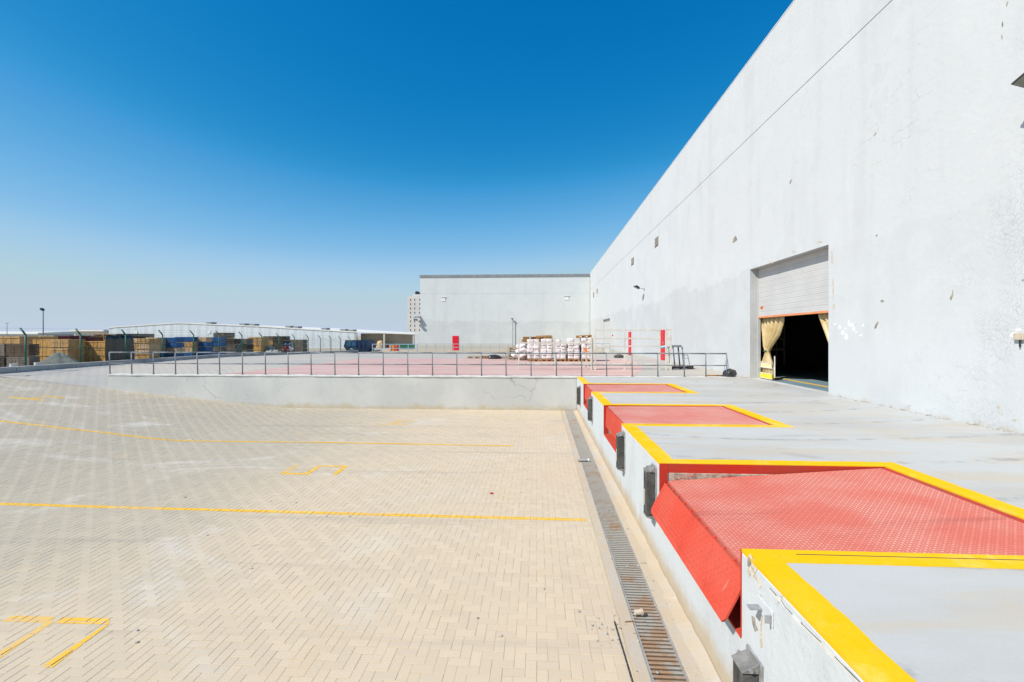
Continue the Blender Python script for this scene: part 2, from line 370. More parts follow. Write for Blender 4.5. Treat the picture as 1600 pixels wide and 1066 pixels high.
M['greywood'] = plain('weathered_grey_timber', (.20, .17, .145), (.15, .125, .11), 3, .9, .3, 40, fine=.25)
M['maroon'] = plain('maroon_board', (.13, .02, .025), (.10, .02, .02), 3, .8)
M['bluewrap'] = plain('deep_blue_wrap', (.015, .09, .27), (.025, .12, .32), 2.5, .5, .4, 14)
M['strap'] = plain('dark_strap', (.05, .05, .05), None, 3, .6)
M['gravel'] = plain('grey_green_gravel', (.115, .135, .125), (.16, .175, .165), 5, .95, 1., 12, fine=.3)
M['rubble'] = plain('white_rubble', (.50, .47, .43), (.30, .28, .25), 7, .9, .8, 10)
M['green'] = plain('dark_green_post_paint', (.015, .10, .065), (.02, .12, .08), 5, .5)
M['wire'] = plain('green_coated_wire', (.04, .10, .07), None, 5, .6)
M['greentarp'] = plain('green_tarpaulin', (.02, .12, .075), (.015, .08, .05), 3, .6, .4, 8)
M['kerb'] = plain('grey_kerb_concrete', (.42, .42, .40), (.33, .33, .31), 1.5, .9, .4, 30)
M['skip'] = plain('navy_skip_paint', (.012, .035, .085), (.009, .025, .06), 3, .5)
M['skiplit'] = plain('sunlit_blue_skip_panel', (.02, .08, .19), (.017, .07, .16), 3, .5)  # brighter blue: sunlight on the skip's lit half put into the colour
M['clad'] = plain('pale_blue_grey_cladding', (.58, .63, .66), (.55, .60, .63), .3, .5, fine=.04)
M['clad2'] = plain('mauve_grey_cladding', (.53, .565, .60), (.50, .54, .575), .3, .5, fine=.04)
M['roofwhite'] = plain('white_sheet_roof', (.74, .72, .66), (.68, .66, .60), .3, .6)
M['sandpile'] = plain('sand_heap', (.50, .37, .22), (.42, .31, .18), .7, .95)
M['shedgrey'] = plain('shed_back_sheet', (.50, .47, .42), (.44, .41, .38), .3, .8)
M['tower'] = plain('cream_tower_render', (.60, .58, .545), (.55, .53, .50), .2, .8)
M['towerwin'] = plain('dark_window_glass', (.06, .07, .09), None, 1, .2, spec=.6)
M['ground'] = plain('desert_sand', (.42, .35, .26), (.36, .31, .24), .08, .95, .5, 3)
M['skin'] = plain('skin', (.22, .12, .075), None, 5, .6)
M['helmet'] = plain('blue_helmet', (.02, .19, .55), None, 5, .35)
M['shirtmaroon'] = plain('maroon_shirt', (.20, .03, .05), None, 5, .8)
M['shirtwhite'] = plain('pale_shirt', (.55, .57, .58), None, 5, .8)
M['trouser'] = plain('dark_trousers', (.04, .05, .07), None, 5, .8)
M['barrel'] = plain('orange_barrel_plastic', (.72, .26, .04), None, 3, .4)
M['skyblue'] = plain('light_blue_roller', (.25, .58, .68), None, 5, .4)
M['bagblack'] = plain('black_bin_liner', (.022, .022, .025), (.04, .04, .045), 9, .28, 1., 14, spec=.6)
M['pipe'] = plain('dirty_plastic_pipe', (.55, .48, .38), (.45, .38, .29), 20, .6)
M['twig'] = plain('dry_twig', (.25, .15, .08), None, 20, .9)
M['broomblue'] = plain('blue_grey_handle', (.17, .21, .28), None, 9, .5)
M['redbit'] = plain('red_litter', (.5, .03, .03), None, 9, .5)

# ------------------------------------------------------------------ mesh helpers
class MB:
    def __init__(s): s.v = []; s.f = []; s.mi = []
    def add(s, vs, fs, m=0):
        o = len(s.v); s.v += [tuple(p) for p in vs]; s.f += [tuple(i + o for i in f) for f in fs]; s.mi += [m] * len(fs); return s
    def box(s, x0, x1, y0, y1, z0, z1, m=0, T=None):
        vs = [Vector((x, y, z)) for z in (z0, z1) for y in (y0, y1) for x in (x0, x1)]
        if T is not None: vs = [T @ p for p in vs]
        return s.add(vs, [(0, 2, 3, 1), (4, 5, 7, 6), (0, 1, 5, 4), (2, 6, 7, 3), (0, 4, 6, 2), (1, 3, 7, 5)], m)
    def cyl(s, a, b, r, n=8, r2=None, m=0, caps=True):
        a, b = Vector(a), Vector(b); d = (b - a).normalized(); r2 = r if r2 is None else r2
        u = d.orthogonal().normalized(); w = d.cross(u); vs = []
        for p, rr in ((a, r), (b, r2)):
            for i in range(n):
                t = 2 * math.pi * i / n; vs.append(p + (u * math.cos(t) + w * math.sin(t)) * rr)
        fs = [(i, (i + 1) % n, n + (i + 1) % n, n + i) for i in range(n)]
        if caps: fs += [tuple(range(n - 1, -1, -1)), tuple(range(n, 2 * n))]
        return s.add(vs, fs, m)
    def prism(s, poly, ax, a, b, m=0):      # poly of 2-tuples, extruded on axis ax
        n = len(poly); vs = []
        for t in (a, b):
            for p in poly:
                q = list(p); q.insert(ax, t); vs.append(q)
        fs = [(i, (i + 1) % n, n + (i + 1) % n, n + i) for i in range(n)] + [tuple(range(n - 1, -1, -1)), tuple(range(n, 2 * n))]
        return s.add(vs, fs, m)
    def puff(s, c, size, k=.55, n=4, jit=0., seed=0, T=None):  # rounded box
        rnd = random.Random(seed); vs = []; fs = []; idx = {}
        c = Vector(c)
        def vert(i, j, l):
            key = (i, j, l)
            if key not in idx:
                p = Vector((2 * i / n - 1, 2 * j / n - 1, 2 * l / n - 1)); q = p.normalized()
                p = p * k + q * (1 - k) * 1.25
                p = Vector((p.x * size[0] / 2, p.y * size[1] / 2, p.z * size[2] / 2)) + Vector([rnd.uniform(-jit, jit) for _ in range(3)])
                p = c + p
                idx[key] = len(vs); vs.append(T @ p if T is not None else p)
            return idx[key]
        for a in range(n):
            for b in range(n):
                for (fn, flip) in ((lambda u, v: (u, v, 0), 1), (lambda u, v: (u, v, n), 0), (lambda u, v: (u, 0, v), 0), (lambda u, v: (u, n, v), 1), (lambda u, v: (0, u, v), 1), (lambda u, v: (n, u, v), 0)):
                    q = [vert(*fn(a, b)), vert(*fn(a + 1, b)), vert(*fn(a + 1, b + 1)), vert(*fn(a, b + 1))]
                    fs.append(tuple(q[::-1] if flip else q))
        return s.add(vs, fs)
    def mesh(s, name, mats, smooth=False):
        me = bpy.data.meshes.new(name); me.from_pydata(s.v, [], s.f)
        for m in (mats if isinstance(mats, (list, tuple)) else [mats]): me.materials.append(m)
        if any(s.mi): me.polygons.foreach_set('material_index', s.mi)
        if smooth: me.polygons.foreach_set('use_smooth', [True] * len(me.polygons))
        me.update(); return me
    def build(s, name, mats, parent=None, smooth=False, bevel=0., seg=2):
        o = bpy.data.objects.new(name, s.mesh(name, mats, smooth)); col.objects.link(o)
        if parent is not None: o.parent = parent
        if bevel:
            b = o.modifiers.new('bevel', 'BEVEL'); b.width = bevel; b.segments = seg; b.limit_method = 'ANGLE'
        return o
def tag(o, label=None, cat=None, group=None, kind=None):
    if label: o['label'] = label
    if cat: o['category'] = cat
    if group: o['group'] = group
    if kind: o['kind'] = kind
    return o
def empty(name, loc=(0, 0, 0), rz=0., label=None, cat=None, group=None, kind=None):
    o = bpy.data.objects.new(name, None); o.empty_display_size = .2; col.objects.link(o)
    o.location = loc; o.rotation_euler = (0, 0, rz); return tag(o, label, cat, group, kind)
def inst(me, name, parent=None, loc=(0, 0, 0), rot=(0, 0, 0), sc=(1, 1, 1)):
    o = bpy.data.objects.new(name, me); col.objects.link(o); o.parent = parent
    o.location = loc; o.rotation_euler = rot; o.scale = sc; return o

# ------------------------------------------------------------------ terrain, paving
def grid(name, xs, ys, fn, mat, skip=None):
    b = MB(); vs = [(x, y, fn(x, y)) for y in ys for x in xs]; n = len(xs)
    fs = [(j * n + i, j * n + i + 1, (j + 1) * n + i + 1, (j + 1) * n + i) for j in range(len(ys) - 1) for i in range(n - 1)]
    b.add(vs, fs); return b.build(name, mat, smooth=True)
def under(x, y):
    if -20.9 < x < 8 and -38 < y < 44.5: return -.5
    return upper(x, y) - .012
gx = [-3000, -1200, -500, -250, -150, -110, -80, -60, -45, -35, -28, -24, -22, -21.3, -20.8, -16, -12, -8, -4, 0, 4, 7.9, 8.1, 20, 60, 200, 800, 3000]
gy = [-600, -100, -38.1, -37.9, -10, 0, 8, 16, 24, 30, 36, 40, 44.4, 44.6, 50, 56, 62, 71, 80, 95, 115, 150, 300, 800, 2000, 5000]
tag(grid('ground', gx, gy, under, M['ground']), kind='structure')
ux = [-21.3, -20, -19, -18, -17, -16.4, -15.8, -15.2, -14.5, -13.8, -13, -12, -11, -10, -6, -2, 2, 5, 8.05]
uy = [WALL_Y + .02, 16.8, 17.3, 18, 19, 20, 21, 22, 23, 24, 27, 30, 35, 40, 44.9]
tag(grid('upper_yard', ux, uy, lambda x, y: upper(x, y), M['upper']), kind='structure')
# faded red painted apron behind the dock railing
ap = MB(); A = [(-11.9, 16.55), (-6, 16.55), (0, 16.55), (3.4, 16.55), (4.6, 20), (5.4, 24.2), (5.6, 28.6), (0, 28.6), (-6, 28.6), (-11.2, 28.6)]
ap.add([(x, y, 1.2045) for x, y in A], [tuple(range(len(A)))])
tag(ap.build('painted_apron', M['redfloor']), kind='structure')
yard = empty('loading_yard', (0, 0, 0), kind='structure')
bx = [-21.3 + .6 * i for i in range(17)] + [-11.1 + .15 * i for i in range(18)] + [-8.4, -4, 0, .85]
jb = grid('sand_bed', bx, [-38, -6, 0, 4, 8, 12, WALL_Y + .02], lambda x, y: ramp(x) - (.0019 if x > -8.5 else .004), M['joint']); jb.parent = yard
# herringbone pavers
mW, gp = .0915, .0042
def edgeX(Y): return .735 + .0072 * Y
bricks = []
for iy in range(int(1.7 / mW), int(WALL_Y / mW) + 1):
    for ix in range(int(-21.2 / mW), int(.9 / mW) + 1):
        c = (ix + iy) % 4
        if c == 0: r = (ix, ix + 2, iy, iy + 1)
        elif c == 2: r = (ix, ix + 1, iy, iy + 2)
        else: continue
        x0, x1, y0, y1 = r[0] * mW + gp / 2, r[1] * mW - gp / 2, r[2] * mW + gp / 2, r[3] * mW - gp / 2
        if x1 < -1.32 * y1 - 2.2: continue
        full = True
        e = edgeX((y0 + y1) / 2)
        if x1 > e: x1 = e; full = False
        if y1 > WALL_Y - .005: y1 = WALL_Y - .005; full = False
        if x1 - x0 < .02 or y1 - y0 < .02: continue
        bricks.append([x0, x1, y0, y1, random.uniform(-.0012, .0012), c, full])
def brick_geo(b, x0, x1, y0, y1, zf, dz):
    q = .0025; pts = []
    for (i, lo) in ((0., -.012), (0., -.003), (q, 0.)):
        for (x, y) in ((x0 + i, y0 + i), (x1 - i, y0 + i), (x1 - i, y1 - i), (x0 + i, y1 - i)):
            pts.append((x, y, zf(x) + dz + lo))
    fs = [(8, 9, 10, 11)]
    for k in (0, 4):
        for i in range(4):
            j = (i + 1) % 4; fs.append((k + i, k + j, k + 4 + j, k + 4 + i))
    b.add(pts, fs)
def in_view(b):
    X, Y = (b[0] + b[1]) / 2, (b[2] + b[3]) / 2
    dep = Y * CP - X * SP; lat = X * CP + Y * SP
    px = 800 + lat / dep * F; py = 524 + CZ / dep * F
    return 0 < px < 1000 and py < 1062
near = sorted([b for b in bricks if b[6] and in_view(b)], key=lambda b: b[2] ** 2 + b[0] ** 2 * .9 + 0)[:300]
nearset = set(id(b) for b in near)
pm = {}
for c in (0, 2):
    w, h = (2 * mW - gp, mW - gp) if c == 0 else (mW - gp, 2 * mW - gp)
    t = MB(); brick_geo(t, -w / 2, w / 2, -h / 2, h / 2, lambda x: 0, 0); pm[c] = t.mesh('paver', M['paver'])
for b in near:
    inst(pm[b[5]], 'paver', yard, ((b[0] + b[1]) / 2, (b[2] + b[3]) / 2, b[4]))
rest = MB(); tints = []
for b in bricks:
    if id(b) in nearset: continue
    brick_geo(rest, b[0], b[1], b[2], b[3], ramp, b[4]); tints += [random.random()] * 12
ro = rest.build('paver_field', M['paver'], yard); ro['kind'] = 'stuff'
at = ro.data.attributes.new('tint', 'FLOAT', 'POINT'); at.data.foreach_set('value', tints)
# painted markings, cut to the paver tops so that the joints stay open
def clip(poly, axis, lim, sign):
    out = []
    for i in range(len(poly)):
        p, q = poly[i], poly[(i + 1) % len(poly)]
        dp, dq = sign * (p[axis] - lim), sign * (q[axis] - lim)
        if dp >= 0: out.append(p)
        if (dp >= 0) != (dq >= 0):
            t = dp / (dp - dq); out.append((p[0] + (q[0] - p[0]) * t, p[1] + (q[1] - p[1]) * t))
    return out
def marking(polys, name, label):
    m = MB(); lift = 0.
    for poly in polys:
        lift += .0005
        xs = [p[0] for p in poly]; ys = [p[1] for p in poly]
        ar = sum(poly[i][0] * poly[(i + 1) % len(poly)][1] - poly[(i + 1) % len(poly)][0] * poly[i][1] for i in range(len(poly)))
        if ar < 0: poly = poly[::-1]
        for b in bricks:
            if b[1] < min(xs) or b[0] > max(xs) or b[3] < min(ys) or b[2] > max(ys): continue
            c = poly
            for ax, lim, sg in ((0, b[0] + .003, 1), (0, b[1] - .003, -1), (1, b[2] + .003, 1), (1, b[3] - .003, -1)):
                c = clip(c, ax, lim, sg)
                if len(c) < 3: break
            if len(c) >= 3:
                m.add([(x, y, ramp(x) + b[4] + .0006 + lift) for x, y in c], [tuple(range(len(c)))])
    o = m.build(name, M['roadyellow']); return tag(o, label, 'road marking')
def stroke(pts, w):
    out = []
    for a, b in zip(pts, pts[1:]):
        a, b = Vector(a[:2]), Vector(b[:2]); d = (b - a).normalized(); n = Vector((-d.y, d.x)) * w / 2; a2 = a - d * w * .35; b2 = b + d * w * .35
        out.append([tuple(a2 - n), tuple(b2 - n), tuple(b2 + n), tuple(a2 + n)])
    return out
def gpx(*pts): return [PG(x, y) for x, y in pts]
marking(stroke(gpx((-80, 785), (0, 787.5), (300, 796), (600, 804.5), (912, 812.5)), .095), 'bay_line', 'long straight yellow bay line painted between the 77 and the 5')
marking(stroke(gpx((-40, 654), (0, 658), (80, 667), (160, 676), (240, 685.5), (262, 687.5)), .10) + stroke(gpx((262, 687.5), (500, 691.5), (800, 697)), .095), 'bay_line', 'yellow bay line with a kink where the ramp starts, beyond the painted 5')
q7 = [[(2.5, 971), (20, 962), (86, 964), (81, 974)], [(83, 972.5), (70, 974.5), (-14, 1027), (-6, 1033)], [(87, 974), (97, 965), (172, 967), (170, 976)], [(170, 976), (161, 979), (65, 1042), (81, 1044)]]
marking([[tuple(PG(x, y)[:2]) for x, y in q] for q in q7], 'bay_number', 'painted yellow number 77 on the pavers')
marking(stroke(gpx((463, 728), (442, 740), (478, 741), (500, 728), (540, 729), (524, 741)), .10), 'bay_number', 'angular yellow 5 painted between the two bay lines')
marking(stroke(gpx((588, 663), (638, 663)), .09) + stroke(gpx((614, 662.5), (624, 658), (645, 658)), .09), 'bay_number', 'faint yellow 4 painted close to the grey retaining wall')
marking(stroke(gpx((19.5, 621), (66, 625.5)), .16) + stroke(gpx((48, 623.5), (72, 619.5)), .10) + stroke(gpx((75, 619.5), (97.5, 621.7)), .16), 'bay_number', 'yellow strokes of a bay number high on the ramp')

# ------------------------------------------------------------------ gutter and drain
DX, END_Y = 1.415, WALL_Y
def gl(Y): return .862 + .0083 * Y
def gr(Y): return 1.148 + .0083 * Y
def strip(b, f0, f1, y0, y1, z0, z1, n=1):
    for i in range(n):
        a, c = y0 + (y1 - y0) * i / n, y0 + (y1 - y0) * (i + 1) / n
        vs = [(f0(a), a, z0), (f1(a), a, z0), (f1(c), c, z0), (f0(c), c, z0), (f0(a), a, z1), (f1(a), a, z1), (f1(c), c, z1), (f0(c), c, z1)]
        b.add(vs, [(3, 2, 1, 0), (4, 5, 6, 7), (0, 1, 5, 4), (1, 2, 6, 5), (2, 3, 7, 6), (3, 0, 4, 7)])
gut = empty('gutter', (0, 0, 0), kind='structure')
b = MB(); strip(b, lambda y: edgeX(y) + .012, lambda y: gl(y) - .001, -6, END_Y - .01, -.45, -.001); b.build('gutter_edge', M['gutter'], gut, bevel=.006)
b = MB(); strip(b, lambda y: gr(y) + .001, lambda y: DX - .001, -6, END_Y - .01, -.45, .001); b.build('gutter_apron', M['gutter'], gut, bevel=.006)
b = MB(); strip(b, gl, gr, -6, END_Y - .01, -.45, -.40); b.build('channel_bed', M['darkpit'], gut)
# sand that has drifted against the dock wall
b = MB(); rn = random.Random(3); N = 150; prof = []
for i in range(N + 1):
    y = 1.5 + (END_Y - 1.6) * i / N; w = .05 + .05 * rn.random(); h = .012 + .022 * rn.random()
    prof += [(DX - .002, y, h + .006), (DX - w * .5, y, h * .6 + .002), (DX - w - .04, y, .0005)]
b.add(prof, [(3 * i + k, 3 * i + k + 1, 3 * i + k + 4, 3 * i + k + 3) for i in range(N) for k in (0, 1)])
b.build('sand_drift', M['gutter'], gut, smooth=True)
GW = .286; pitch = 1 / 20
bar = MB()
bar.prism([(.004, -.022), (.022, -.022), (.027, -.004), (.023, 0), (.004, 0), (0, -.004)], 0, .018, GW - .018)   # x along bar
bar_me = bar.mesh('bar', M['grate'])
fr = MB().box(0, .017, 0, .992, -.035, .001).box(GW - .017, GW, 0, .992, -.035, .001); fr_me = fr.mesh('grate_frame', M['grateframe'])
wide = MB().box(0, .017, 0, .992, -.035, .001); rail_me = wide.mesh('side_rail', M['grateframe'])
allb = MB()
for k in range(20):
    for i in range(0, 1):
        allb.prism([(k * pitch + .006, -.022), (k * pitch + .025, -.022), (k * pitch + .030, -.004), (k * pitch + .026, 0), (k * pitch + .007, 0), (k * pitch + .003, -.004)], 0, .018, GW - .018)
allb_me = allb.mesh('bars', M['grate'])
ords = ['first', 'second', 'third', 'fourth', 'fifth', 'sixth', 'seventh', 'eighth', 'ninth', 'tenth', 'eleventh', 'twelfth', 'thirteenth', 'fourteenth', 'fifteenth']
for k in range(15):
    y = END_Y - .03 - (k + 1) * 1.0
    if y < 1.0: break
    g = empty('drain_grate', (gl(y), y, .001), -math.atan(.0083), f'rusty slotted drain grate, {ords[k]} along from the grey retaining wall', 'drain grate', 'drain grates along the dock foot')
    inst(rail_me, 'side_rail', g); inst(rail_me, 'side_rail', g, (GW - .017, 0, 0))
    if y < 8.2:
        for i in range(20): inst(bar_me, 'bar', g, (0, .003 + i * pitch, 0))
    else:
        o = inst(allb_me, 'bars', g); o['kind'] = 'stuff'

# ------------------------------------------------------------------ loading dock
H = 1.2; PITS = [(3.23, 5.35), (7.71, 9.75), (12.0, 13.96)]; PX1 = 3.93
dock = empty('loading_dock', (DX, 0, 0), 0, 'white painted concrete loading dock with yellow edged levelling pits', 'loading dock')
def dbox(name, mat, x0, x1, y0, y1, z0, z1, bevel=0., parent=dock):
    return MB().box(x0 - DX, x1 - DX, y0, y1, z0, z1).build(name, mat, parent, bevel=bevel)
WEND = 7.6
dbox('rear_body', M['dockface'], PX1, WX - .02, -6, END_Y - .04, -.3, H - .02)
piers = [(-6, PITS[0][0]), (PITS[0][1], PITS[1][0]), (PITS[1][1], PITS[2][0]), (PITS[2][1], END_Y - .04)]
for a, c in piers:
    # the front arris is slightly uneven, as cast
    n = max(2, int((c - a) / .12)); b = MB(); rn = random.Random(int(a * 10)); vs = []
    for i in range(n + 1):
        y = a + (c - a) * i / n; j = rn.uniform(-.004, .004) if 0 < i < n else 0
        vs += [(0 + j * .4, y, -.3), (0 + j * .4, y, H - .03), (.012 + j, y, H - .016 + j * .3), (PX1 - DX, y, H - .016), (PX1 - DX, y, -.3)]
    fs = [(5 * i + k, 5 * i + k + 1, 5 * i + k + 6, 5 * i + k + 5) for i in range(n) for k in range(3)]
    fs += [(4, 3, 2, 1, 0), tuple(5 * n + k for k in range(5))]
    b.add(vs, fs).build('pier', M['dockface'], dock)
for a, c in PITS:
    dbox('pit_front', M['dockface'], DX + .002, DX + .2, a + .0005, c - .0005, -.3, .575)
    dbox('pit_floor', M['rawconc'], DX + .2, PX1 - .001, a + .0005, c - .0005, -.3, .50)
    dbox('pit_lining', M['lining'], DX + .11, PX1 - .03, c - .022, c - .0006, .502, H - .105, bevel=.006)
# floor panels with open joints; the joint pattern steps round the pits
JX = PX1 + .42
def panel(x0, x1, y0, y1): dbox('floor_panel', M['docktop'], x0, x1, y0, y1, H - .0195, H, bevel=.003)
yj = [-6, -1.5, 1.6, 6.18, 10.62, END_Y - .04]
for a, c in zip(yj, yj[1:]):
    a, c = a + .004, c - .004
    pl = MB(); strip(pl, lambda y: JX + .004 - DX, lambda y: WX + WS * y + .03 - DX, a, c, H - .0195, H); pl.build('floor_panel', M['docktop'], dock, bevel=.003)
panel(PX1 + .002, JX - .004, -6, END_Y - .04)
for a, c in piers: panel(DX + .014, PX1 - .002, a + .014, c - .014)
# yellow edge paint
YW = .20
prn = random.Random(31)
def paint(x0, x1, y0, y1):      # hand painted: the inner edges wander a little
    b = MB(); along = (y1 - y0) > (x1 - x0); L = (y1 - y0) if along else (x1 - x0); n = max(3, int(L / .06)); vs = []
    o0 = o1 = 0.
    for i in range(n + 1):
        o0 = o0 * .6 + prn.uniform(-.004, .004); o1 = o1 * .6 + prn.uniform(-.006, .006)
        if i in (0, n): o0 = o1 = 0.
        t = i / n
        if along: pts = [(x0 - DX, y0 + L * t), (x1 + o1 - DX, y0 + L * t)]
        else: pts = [(x0 + L * t - DX, y0 + (o0 if abs(y0 - min((abs(y0 - q_), q_) for p_ in PITS for q_ in p_)[1]) > .05 else 0)), (x0 + L * t - DX, y1 + (o1 if abs(y1 - min((abs(y1 - q_), q_) for p_ in PITS for q_ in p_)[1]) > .05 else 0))]
        for z in (H - .018, H + .0035):
            for p in pts: vs.append((p[0], p[1], z))
    fl = 1 if along else -1
    fs = []
    for i in range(n):
        a, c = 4 * i, 4 * i + 4
        for q in ((a, a + 1, c + 1, c), (a + 3, a + 2, c + 2, c + 3), (a + 2, a, c, c + 2), (a + 1, a + 3, c + 3, c + 1)): fs.append(q[::-1] if fl > 0 else q)
    fs += [(0, 2, 3, 1), (4 * n, 4 * n + 1, 4 * n + 3, 4 * n + 2)]
    return b.add(vs, fs).build('yellow_edge', M['yellow'], dock)
for i, (a, c) in enumerate(piers):
    paint(DX - .002, DX + YW, a - .002 if i else a, c + .002)
    if i > 0: paint(DX + YW + .002, PX1 + .20, a - .002, a + YW - .02)
    if i < 3: paint(DX + YW + .002, PX1 + .20, c - YW + .02, c + .002)
for a, c in PITS: paint(PX1 - .006, PX1 + .20, a + .004, c - .004)
for i, (a, c) in enumerate(piers):     # worn steel nosing line and paint cracks
    if i < 3:
        b = MB().box(.33, 2.5, c - .067, c - .058, H + .002, H + .0042); b.build('paint_crack', M['slot'], dock)
    if i > 0:
        pass

# ------------------------------------------------------------------ dock levellers
def leveller(ya, yc, drop, tilt, liplen, tread, label):
    ym = (ya + yc) / 2; hw = (yc - ya) / 2 - .035
    e = empty('dock_leveller', (DX, ym, H), 0, label, 'dock leveller', 'dock levellers set into the loading dock')
    x0, x1 = .085, PX1 - DX - .085; z0, z1 = -drop - .008, -.008
    L = math.hypot(x1 - x0, z1 - z0); ang = math.atan2(z1 - z0, x1 - x0)
    T = Matrix.Translation((x0, 0, z0)) @ Matrix.Rotation(-ang, 4, 'Y')
    d = MB().box(0, L, -hw, hw, -.012, 0, T=T)
    d.box(0, .02, -hw, hw, -.16, -.0125, T=T)
    deck = d.build('deck', M['red'] if drop > .1 else M['redwashed'], e)
    MB().box(L + .006, L + .062, -hw, hw, -.03, -.001, T=T).build('rear_hinge', M['redframe'], e)
    for s in (-1, 1):
        MB().box(.03, L - .02, s * hw - (.012 if s > 0 else 0), s * hw + (0 if s > 0 else .012), -.11, -.0125, T=T).build('side_skirt', M['redframe'], e)
    def bumps(La, Wb, TT, pa):
        m = MB(); na, nb = int(La / pa), int(Wb * 2 / pa)
        for i in range(na):
            for j in range(nb):
                ca = (i + .5) * La / na; cb = -Wb + (j + .5) * 2 * Wb / nb
                s = 1 if (i + j) % 2 else -1; l, w, h = (.0098, .0036, .0042) if pa < .035 else (.0115, .0042, .006)
                ux, uy = .707 * l, s * .707 * l; vx, vy = -s * .707 * w, .707 * w
                P = [(ca - ux, cb - uy, .0002), (ca + vx, cb + vy, .0002), (ca + ux, cb + uy, .0002), (ca - vx, cb - vy, .0002), (ca, cb, h)]
                m.add([TT @ Vector(p) for p in P], [(4, 0, 3) if s > 0 else (4, 3, 0), (4, 3, 2), (4, 2, 1), (4, 1, 0)])
        return m
    if tread:
        o = bumps(L - .02, hw - .01, T @ Matrix.Translation((.01, 0, 0)), .031).build('tread_pattern', M['redtread'] if drop > .1 else M['redwashed'], deck); o['kind'] = 'stuff'
    # lip
    hx, hz = x0 - .035, z0 - .02
    dirv = Vector((-math.sin(tilt), 0, -math.cos(tilt))); nrm = Vector((-math.cos(tilt), 0, math.sin(tilt)))
    TL = Matrix(((dirv.x, 0, nrm.x, hx), (0, 1, 0, 0), (dirv.z, 0, nrm.z, hz), (0, 0, 0, 1)))
    m = MB()
    vs = [(0, -hw, 0), (liplen - .04, -hw + .0, 0), (liplen, -hw + .03, -.004), (liplen, hw - .03, -.004), (liplen - .04, hw, 0), (0, hw, 0)]
    n = len(vs); bot = [(a, c, z - .014) for a, c, z in vs]
    m.add([TL @ Vector(p) for p in vs + bot], [tuple(range(n)), tuple(range(2 * n - 1, n - 1, -1))] + [(i, n + i, n + (i + 1) % n, (i + 1) % n) for i in range(n)])
    lip = m.build('lip', M['redlip'], e)
    if tread:
        o = bumps(liplen - .06, hw - .01, TL @ Matrix.Translation((.02, 0, 0)), .036).build('tread_pattern', M['redlip'], lip); o['kind'] = 'stuff'
    MB().cyl((hx + .012, -hw, hz - .018), (hx + .012, hw, hz - .018), .016, 10).build('hinge_tube', M['redlip'], e, smooth=True)
    lug = MB().prism([(hx - .002, hz - .004), (x0 + .004, z0 - .006), (x0 + .004, z0 - .06), (hx, hz - .05)], 1, -.007, .007).mesh('hinge_lug', M['redlip'])
    nl = 11
    for i in range(nl): inst(lug, 'hinge_lug', e, (0, -hw + .06 + (2 * hw - .12) * i / (nl - 1), 0))
    return e
leveller(*PITS[0], .185, R(27), .37, True, 'large faded red dock leveller sunk at the front, lip hanging outward')
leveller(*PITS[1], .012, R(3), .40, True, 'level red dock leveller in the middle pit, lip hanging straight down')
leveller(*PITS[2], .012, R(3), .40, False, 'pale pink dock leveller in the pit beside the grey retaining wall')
for a, c in PITS:
    for s, y in ((1, c), (-1, a)):
        y0, y1 = (y - .0125, y + .0012) if s > 0 else (y - .0012, y + .0125)
        dbox('curb_angle', M['redframe'], DX + .092, PX1 - .02, y0, y1, H - .105, H - .003)
        y0, y1 = (y - .014, y + .0012) if s > 0 else (y - .0012, y + .014)
        dbox('corner_angle', M['redframe'], DX - .003, DX + .09, y0, y1, .60, H - .003)
    dbox('front_sill', M['redlip'], DX - .004, DX + .19, a + .015, c - .015, .576, .592)

# ------------------------------------------------------------------ dock bumpers
def bumper(yc, label, zb=.50, worn=0):
    e = empty('dock_bumper', (DX, yc, zb), 0, label, 'dock bumper', 'rubber dock bumpers')
    MB().box(-.014, -.001, -.105, .105, -.02, .62).build('back_plate', M['steelgrey'], e, bevel=.002)
    for i in range(5):
        y0 = -.075 + i * .0302; j = random.uniform(-.008, .008)
        MB().box(-.115 + j, -.0145, y0, y0 + .0288, .03, .545 + j).build('rubber_pad', M['rubber'], e, bevel=.006)
    MB().prism([(-.122, .548), (-.0145, .55), (-.0145, .62), (-.03, .60), (-.122, .558)], 1, -.08, .08).build('top_clamp', M['bumpsteel'], e, bevel=.003)
    MB().prism([(-.122, .018), (-.0145, -.02), (-.0145, .028), (-.122, .028)], 1, -.08, .08).build('bottom_clamp', M['bumpsteel'], e, bevel=.003)
    for s in (-1, 1):
        MB().cyl((-.07, s * .080, .575), (-.07, s * .094, .575), .014, 6).build('bolt', M['steelgrey'], e)
    if worn:
        MB().box(-.128, -.117, -.01, .012, .14, .33).build('torn_ply', M['pipe'], e, bevel=.004)
    return e
bumper(3.03, 'grey rubber dock bumper under the corner of the nearer yellow edged pier', -.01)
bumper(5.56, 'weathered rubber dock bumper between the sunken leveller and the white pier', .50, 1)
bumper(7.48, 'black rubber dock bumper just before the middle leveller', .50, 1)
bumper(11.72, 'rubber dock bumper just before the last pink leveller', .50)
bumper(14.9, 'thin dark dock bumper beside the grey retaining wall', .42, 1)
def face_patch(name, mat, pts, th=.0015):
    P = [PX(x, y, DX - th) for x, y in pts]; n = len(P)
    b = MB().add([(p.x - DX, p.y, p.z) for p in P] + [(.001, p.y, p.z) for p in P], [tuple(range(n))] + [(i, n + i, n + (i + 1) % n, (i + 1) % n) for i in range(n)])
    return b.build(name, mat, dock)
M['spall'] = plain('spalled_render', (.46, .38, .27), (.62, .58, .50), 30, .95, .8, 60, fine=.2)
face_patch('spall', M['spall'], [(1167, 869), (1172, 866), (1177, 876), (1183, 888), (1180, 897), (1187, 905), (1190, 915), (1186, 921), (1183, 908), (1177, 902), (1173, 896), (1169, 903), (1168, 890)])
